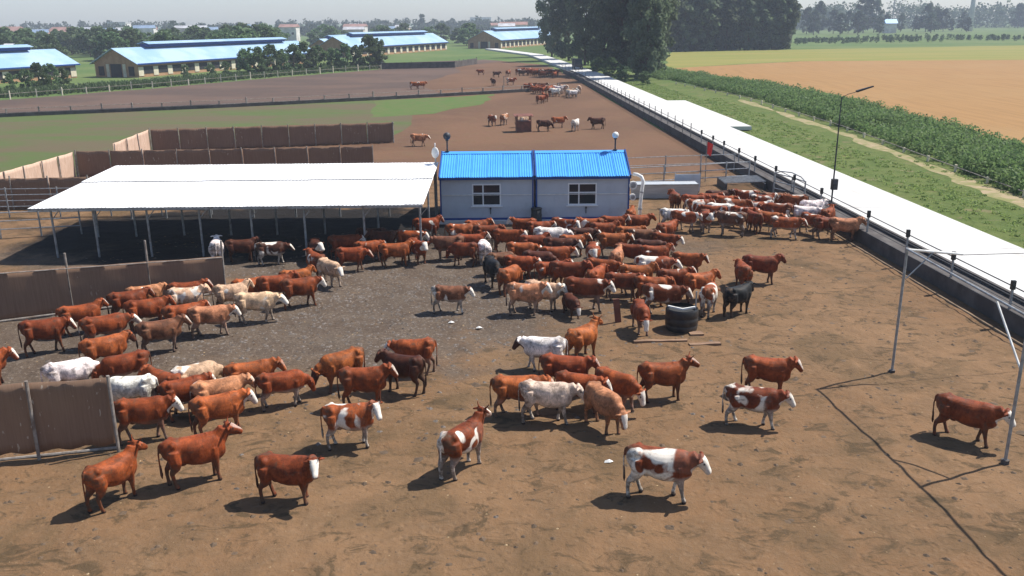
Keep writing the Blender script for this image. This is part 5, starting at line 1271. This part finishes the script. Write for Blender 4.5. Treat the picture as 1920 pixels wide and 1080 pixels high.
# right background trees, one by one
RB = [(1512, 64, .95, 1.0), (1535, 63, 1.15, 1.0), (1562, 63, .85, 1.1), (1590, 62, .85, 1.0), (1618, 62, 1.35, 1.1), (1638, 61, 1.2, 1.0), (1660, 61, .7, 1.0), (1688, 60, .72, .9), (1735, 60, 1.05, 1.2), (1752, 59, .95, 1.1), (1768, 59, .85, 1.0), (1803, 58, .75, 1.0), (1908, 53, 1.15, 1.3), (1930, 52, 1.2, 1.2), (1716, 60, .6, 1.0), (1783, 59, .5, 1.0), (1525, 66, .8, 1.2), (1575, 66, .7, 1.2), (1608, 65, .8, 1.2), (1648, 64, .6, 1.2), (1745, 62, .7, 1.4), (1812, 60, .55, 1.2)]
for i, (px, py, s, sx) in enumerate(RB):
    q = at(px, py); tree('far%d' % (i % 3), q[0], q[1], s*.98, '%s hazy tree from the left in the right background' % ('first second third fourth fifth sixth seventh eighth ninth tenth eleventh twelfth thirteenth fourteenth fifteenth sixteenth seventeenth eighteenth nineteenth twentieth twenty-first twenty-second'.split()[[sorted([r[0] for r in RB]).index(px)][0]]), 'hazy background trees', sx=sx)
# shrubs before the barns
SB = [(468, 146, 1.0), (488, 145, .95), (508, 143, 1.05), (530, 141, .9), (552, 140, 1.0), (576, 138, 1.1), (598, 136, 1.0), (622, 134, .8), (645, 134, 1.0), (668, 132, .95), (694, 131, 1.25), (706, 130, 1.15), (50, 172, .62), (75, 170, .72), (98, 168, .7), (120, 166, .6), (22, 176, .5), (350, 150, .45), (395, 146, .45), (425, 146, .5)]
for i, (px, py, s) in enumerate(SB):
    q = at(px, py-3); tree('small%d' % (i % 3), q[0], q[1], s, 'dense green shrub in the row before the second barn' if 6 > i else 'green shrub towards the right end of the row before the barns' if i < 12 else 'low green bush in the grass before the left barns', 'shrubs before the barns', 'shrub')
# tree belts behind the barns (each tree on its own) and the farthest woods as one mass
r5 = random.Random(5)
for i in range(60):
    px = 68+r5.random()*490; d = r5.uniform(275, 390); x = (px-960)/1650*d*1.03; tree('small%d' % (i % 3), x, d, r5.uniform(1.25, 1.75), 'green tree in the belt behind the %s' % (w5 := 'gap left of the second barn' if px < 190 else 'near half of the second barn' if px < 380 else 'far half of the second barn'), 'trees behind the '+w5, sx=1.3)
for i in range(14):
    px = 560+r5.random()*450; d = r5.uniform(430, 520); x = (px-960)/1650*d*1.03; tree('small%d' % (i % 3), x, d, r5.uniform(1.2, 1.8), 'green tree in the belt behind the middle barns', 'trees behind the middle barns', sx=1.4)
q = at(795, 62); tree('thin0', q[0], q[1]*.98, .95, 'lone dark tree standing above the third barn roof', 'lone tree', sx=1.9)
def wood(name, pts, n, h, w, seed, label):
    r = np.random.default_rng(seed); P = np.array(pts, float); cs, rs = [], []
    t = r.random(n)*(len(P)-1); i = np.minimum(t.astype(int), len(P)-2); f = (t-i)[:, None]; q = P[i]*(1-f)+P[i+1]*f
    q = q+r.normal(size=(n, 2))*w
    hh = h*(.62+.6*vnoise(q[:, 0], q[:, 1], 42, seed)*r.uniform(.6, 1.2, n))
    for k in range(n):
        for z in (.25, .55, .82): cs.append((q[k, 0], q[k, 1], hh[k]*z)); rs.append(hh[k]*(.42 if z < .8 else .28))
    me = cards_mesh(name, leaf_cards(cs, rs, 22, min(1.3, h*.11), .8, seed), MT['leaf_far']); o = inst(name, me); tag(o, label, 'wood', None, 'stuff'); return o
wood('far_wood', [(-900, 900), (-560, 960), (-300, 1000), (-60, 1050), (60, 1050)], 330, 14, 30, 3, 'hazy belt of trees along the left horizon')
wood('far_wood', [(-560, 620), (-390, 660), (-300, 690)], 110, 11, 22, 4, 'hazy trees between the far town and the left barns')
wood('far_wood', [(-330, 780), (-150, 820), (20, 860)], 150, 10, 22, 5, 'hazy trees behind the middle barns')
wood('far_wood', [(180, 900), (330, 940), (560, 1000), (800, 1050)], 420, 24, 30, 6, 'hazy belt of trees along the right horizon')
wood('field_margin', [(118, 420), (190, 460), (330, 455), (560, 430)], 420, 2.6, 16, 8, 'low hazy scrub beyond the yellow green crop')
# hedge of tall weeds beside the field
HL = [(35.5, 36), (37.2, 54), (38.5, 66), (39.6, 90), (40.3, 110), (40.2, 130), (37.5, 150), (34.0, 172), (30.5, 190)]
r = np.random.default_rng(12); cs, rs = [], []
HP = np.array(HL); 
for k in range(4300):
    t = r.random()*(len(HP)-1); i = int(t); f = t-i; c = HP[i]*(1-f)+HP[i+1]*f
    wd = 4.7*(1-.35*f if i > 5 else 1); off = r.uniform(-wd, wd); hh = (.55+1.25*vnoise(np.array([c[0]+off]), np.array([c[1]]), 2.2, 9)[0])*(1-.35*(abs(off)/wd)**2)
    cs.append((c[0]+off, c[1], hh*.5*r.uniform(.6, 1.5))); rs.append(.42+.25*hh)
o = inst('hedge', cards_mesh('hedge', leaf_cards(cs, rs, 44, .11, 1.15, 13), MT['leaf_hedge'])); tag(o, 'long green hedge of tall weeds between the road verge and the field', 'hedge', None, 'stuff')
# grass tufts on verge and beside the far fences
def tufts(name, n, fn, hh, seed, label, mat='grass_blade', w=.03, per=5):
    r = np.random.default_rng(seed); P = np.array([fn(r) for _ in range(n)]); P = np.repeat(P, per, 0); m_ = len(P)
    P = P + r.normal(size=P.shape)*.07; h = hh*r.uniform(.5, 1.3, m_); a = r.uniform(0, 6.283, m_); ln = r.uniform(.1, .6, m_)*h
    dx, dy = np.cos(a), np.sin(a); z0 = np.zeros(m_); ww = w*r.uniform(.6, 1.4, m_)
    q = np.stack([np.stack([P[:, 0]-dy*ww, P[:, 1]+dx*ww, z0], 1), np.stack([P[:, 0]+dy*ww, P[:, 1]-dx*ww, z0], 1),
                  np.stack([P[:, 0]+dx*ln+dy*ww*.3, P[:, 1]+dy*ln-dx*ww*.3, h], 1), np.stack([P[:, 0]+dx*ln-dy*ww*.3, P[:, 1]+dy*ln+dx*ww*.3, h], 1)], 1).reshape(-1, 3)
    o = inst(name, cards_mesh(name, q, MT[mat])); tag(o, label, 'grass', None, 'stuff'); return o
r = np.random.default_rng(25); cs, rs = [], []
for k in range(1900):
    y = 36+r.random()**1.4*140; x = xl(y)+RW+1.0+r.random()**.8*(8.2 if y < 130 else 5)
    if abs(x-31.2) < .9 and y < 128: continue
    cs.append((x, y, .05)); rs.append(r.uniform(.12, .42))
o = inst('verge_grass', cards_mesh('verge_grass', leaf_cards(cs, rs, 16, .065, .35, 26), MT['grass_blade'])); tag(o, 'tufts of green grass growing on the road verge', 'grass', None, 'stuff')
def bg_(r):
    t = r.random(); a = np.array([(-110, 104), (-79, 143), (-63.6, 167), (-49.7, 197), (-31.6, 226)]); i = min(int(t*4), 3); f = t*4-i
    c = a[i]*(1-f)+a[i+1]*f; return (c[0]-r.random()*11+1, c[1]+r.random()*8+1)
tufts('weed_strip', 5000, bg_, .9, 22, 'tall green weeds between the pale fence and the barns', 'leaf_mid', .14, 4)

# ------------------------------------------------------------------ far town, chimney, small far things
r6 = random.Random(6)
wm = [simple('town_wall_%d' % i, c, None, .3, .9) for i, c in enumerate(((.62, .60, .56), (.55, .45, .38), (.66, .64, .62)))]
rm = [simple('town_roof_%d' % i, c, None, .3, .8) for i, c in enumerate(((.34, .20, .17), (.50, .50, .52), (.22, .30, .42)))]
for i in range(44):
    if i < 26: px = r6.uniform(-20, 75) if i < 12 else r6.uniform(75, 300); d = r6.uniform(300, 480) if i < 12 else r6.uniform(480, 640)
    else: px = r6.uniform(300, 1010); d = r6.uniform(560, 700)
    x = (px-960)/1650*d*1.03; wd, dp, hh = r6.uniform(9, 18), r6.uniform(7, 10), (r6.uniform(3, 5) if i < 12 else r6.uniform(6.5, 9))
    e = empty('town_house', (x, d, 0), r6.uniform(-.3, .3)); 
    cl = ('white', 'reddish', 'pale')[i % 3]
    tag(e, '%s walled house of the hazy far town behind the %s barns' % (cl, 'left' if i < 26 else 'middle'), 'house', '%s houses of the far town, %s part' % (cl, 'left' if i < 26 else 'middle'))
    m = MB(); m.box((0, 0, hh/2), (wd, dp, hh)); m.build('wall', wm[i % 3], e)
    m = MB(); m.add([(-wd/2-.4, -dp/2-.4, hh), (wd/2+.4, -dp/2-.4, hh), (wd/2+.4, dp/2+.4, hh), (-wd/2-.4, dp/2+.4, hh), (-wd/2-.4, 0, hh+1.8), (wd/2+.4, 0, hh+1.8)], [(0, 1, 5, 4), (2, 3, 4, 5), (0, 4, 3), (1, 2, 5), (3, 2, 1, 0)])
    m.build('roof', rm[(i*7) % 3], e)
    for k in range(3):
        m = MB(); m.box((-wd*.3+k*wd*.3, -dp/2-.03, hh*.55), (1.5, .08, 1.4)); m.build('window', MT['dark_opening'], e)
for (px, base, w_, h_, d, lb) in ((910, 50, 34, 17, 1500, 'pale grey block of flats on the horizon behind the fourth barn'), (1855, 40, 40, 26, 1700, 'pale grey block on the right horizon'), (280, 60, 18, 13, 900, 'pale block above the second barn roof')):
    x = (px-960)/1650*d*1.03; e = empty('apartment_block', (x, d, 0)); tag(e, lb, 'building')
    m = MB(); m.box((0, 0, h_/2), (w_, 14, h_)); m.build('wall', wm[2], e); m = MB(); m.box((0, 0, h_+.4), (w_+.8, 14.8, .8)); m.build('roof', rm[1], e)
    for a in range(5):
        for b in range(3):
            m = MB(); m.box((-w_*.4+a*w_*.2, -7.03, h_*(.2+.3*b)), (w_*.1, .1, h_*.14)); m.build('window', MT['dark_opening'], e)
q = at(1792, 58); e = empty('mast', (q[0], q[1]*.97, 0)); tag(e, 'tall pale grey mast rising above the right background trees', 'mast')
m = MB(); m.tube([(0, 0, 0), (0, 0, 20), (0, 0, 45)], [2.2, 1.8, 1.3], 12); m.build('shaft', MT['concrete'], e, True); m = MB(); m.tube([(0, 0, 44), (0, 0, 45.5)], 1.7, 12); m.build('rim', MT['concrete_dk'], e)
q = at(1671, 60); e = empty('mast', (q[0], q[1], 0)); tag(e, 'thin pole left of the tall mast in the right background', 'mast')
m = MB(); m.tube([(0, 0, 0), (0, 0, 38)], [.5, .35], 8); m.build('shaft', MT['steel'], e); m = MB(); m.beam((-2, 0, 35), (2, 0, 35), .3); m.build('crossarm', MT['steel'], e)
q = at(1596, 60); e = empty('blue_hut', (q[0], q[1]*.9, 0)); tag(e, 'small hut with a bright blue roof among the right background trees', 'hut')
m = MB(); m.box((0, 0, 3.5), (8, 6, 7)); m.build('wall', wm[0], e)
m = MB(); m.add([(-4.6, -3.6, 7), (4.6, -3.6, 7), (4.6, 3.6, 7), (-4.6, 3.6, 7), (-4.6, 0, 10), (4.6, 0, 10)], [(0, 1, 5, 4), (2, 3, 4, 5), (0, 4, 3), (1, 2, 5), (3, 2, 1, 0)]); m.build('roof', MT['blue_roof'], e)

# ------------------------------------------------------------------ clods, dung and litter in the yard
def clods(name, n, fn, s0, s1, mat, seed, label, flat=.6):
    r = np.random.default_rng(seed); V = []; Fc = []
    base = np.array([(1, 0, 0), (.3, .95, 0), (-.8, .6, 0), (-.8, -.6, 0), (.3, -.95, 0), (.1, .05, .75)])
    P = np.array([fn(r) for _ in range(n)]); zz = yard_z(P[:, 0], P[:, 1]); s = s0+(s1-s0)*r.random(n)**2.2; a = r.uniform(0, 6.283, n)
    B = base[None]*s[:, None, None]*r.uniform(.65, 1.25, (n, 6, 3)); x = B[:, :, 0]*np.cos(a)[:, None]-B[:, :, 1]*np.sin(a)[:, None]; y = B[:, :, 0]*np.sin(a)[:, None]+B[:, :, 1]*np.cos(a)[:, None]
    V = np.stack([x+P[:, 0:1], y+P[:, 1:2], B[:, :, 2]*flat+zz[:, None]-.012], 2).reshape(-1, 3)
    T = np.array([(0, 1, 5), (1, 2, 5), (2, 3, 5), (3, 4, 5), (4, 0, 5)]); Fq = (T[None]+6*np.arange(n)[:, None, None]).reshape(-1, 3)
    me = bpy.data.meshes.new(name); me.from_pydata(V.tolist(), [], Fq.tolist()); me.materials.append(mat); o = inst(name, me); tag(o, label, 'clods', None, 'stuff'); return o
MT['clod_dark'] = simple('dark_dung', (0.075, 0.052, 0.034), (0.12, 0.08, 0.05), 3, .95)
MT['clod_grey'] = simple('grey_lumps', (0.165, 0.14, 0.122), (0.085, 0.068, 0.055), 2, .95)
MT['straw'] = simple('straw_bits', (0.36, 0.26, 0.15), (0.25, 0.17, 0.09), 3, .95)
clods('dung_clods', 5200, lambda r: (r.uniform(-20, 17), 13+r.random()*34), .025, .13, MT['clod_dark'], 31, 'dark dung and clods scattered over the yard')
clods('dung_pats', 620, lambda r: (r.uniform(-18, 17), 13+r.random()*32), .07, .24, MT['clod_dark'], 34, 'flat dark dung pats lying about the yard', .18)
clods('grey_clods', 9000, lambda r: (-7+r.normal()*6.0, 33.5+r.normal()*4.2), .02, .125, MT['clod_grey'], 32, 'grey lumps covering the trampled middle of the yard')
clods('straw_litter', 3200, lambda r: (r.uniform(-18, 17), 13+r.random()*30), .015, .06, MT['straw'], 33, 'pale straw bits littered over the yard')
for i, (px, py, lb) in enumerate([(1141, 869, 'white scrap on the ground left of the frontmost cow'), (846, 607, 'white scrap on the ground below the small brown cow'), (898, 617, 'white scrap on the ground in the middle of the yard')]):
    q = at(px, py); m = MB(); m.add([(-.12, -.05, .05), (.02, -.08, .07), (.13, .02, .05), (.03, .08, .08), (-.09, .06, .05), (0, 0, .12)], [(0, 1, 5), (1, 2, 5), (2, 3, 5), (3, 4, 5), (4, 0, 5), (4, 3, 2, 1, 0)])
    o = m.build('scrap', MT['white_paint'], None, False, q); tag(o, lb, 'scrap')

# ------------------------------------------------------------------ haze
k = MB(); k.box((0, 850, 39), (4000, 2300, 80)); hz = k.build('haze', None); tag(hz, 'pale summer haze filling the air', 'haze', None, 'stuff')
hm = bpy.data.materials.new('haze'); hm.use_nodes = True; t = hm.node_tree; t.nodes.clear()
ou = t.nodes.new('ShaderNodeOutputMaterial'); vv = t.nodes.new('ShaderNodeVolumePrincipled'); vv.inputs['Color'].default_value = (.76, .85, 1.0, 1); vv.inputs['Density'].default_value = 0.00036; vv.inputs['Anisotropy'].default_value = 0.0
t.links.new(vv.outputs[0], ou.inputs['Volume']); hz.data.materials.append(hm)
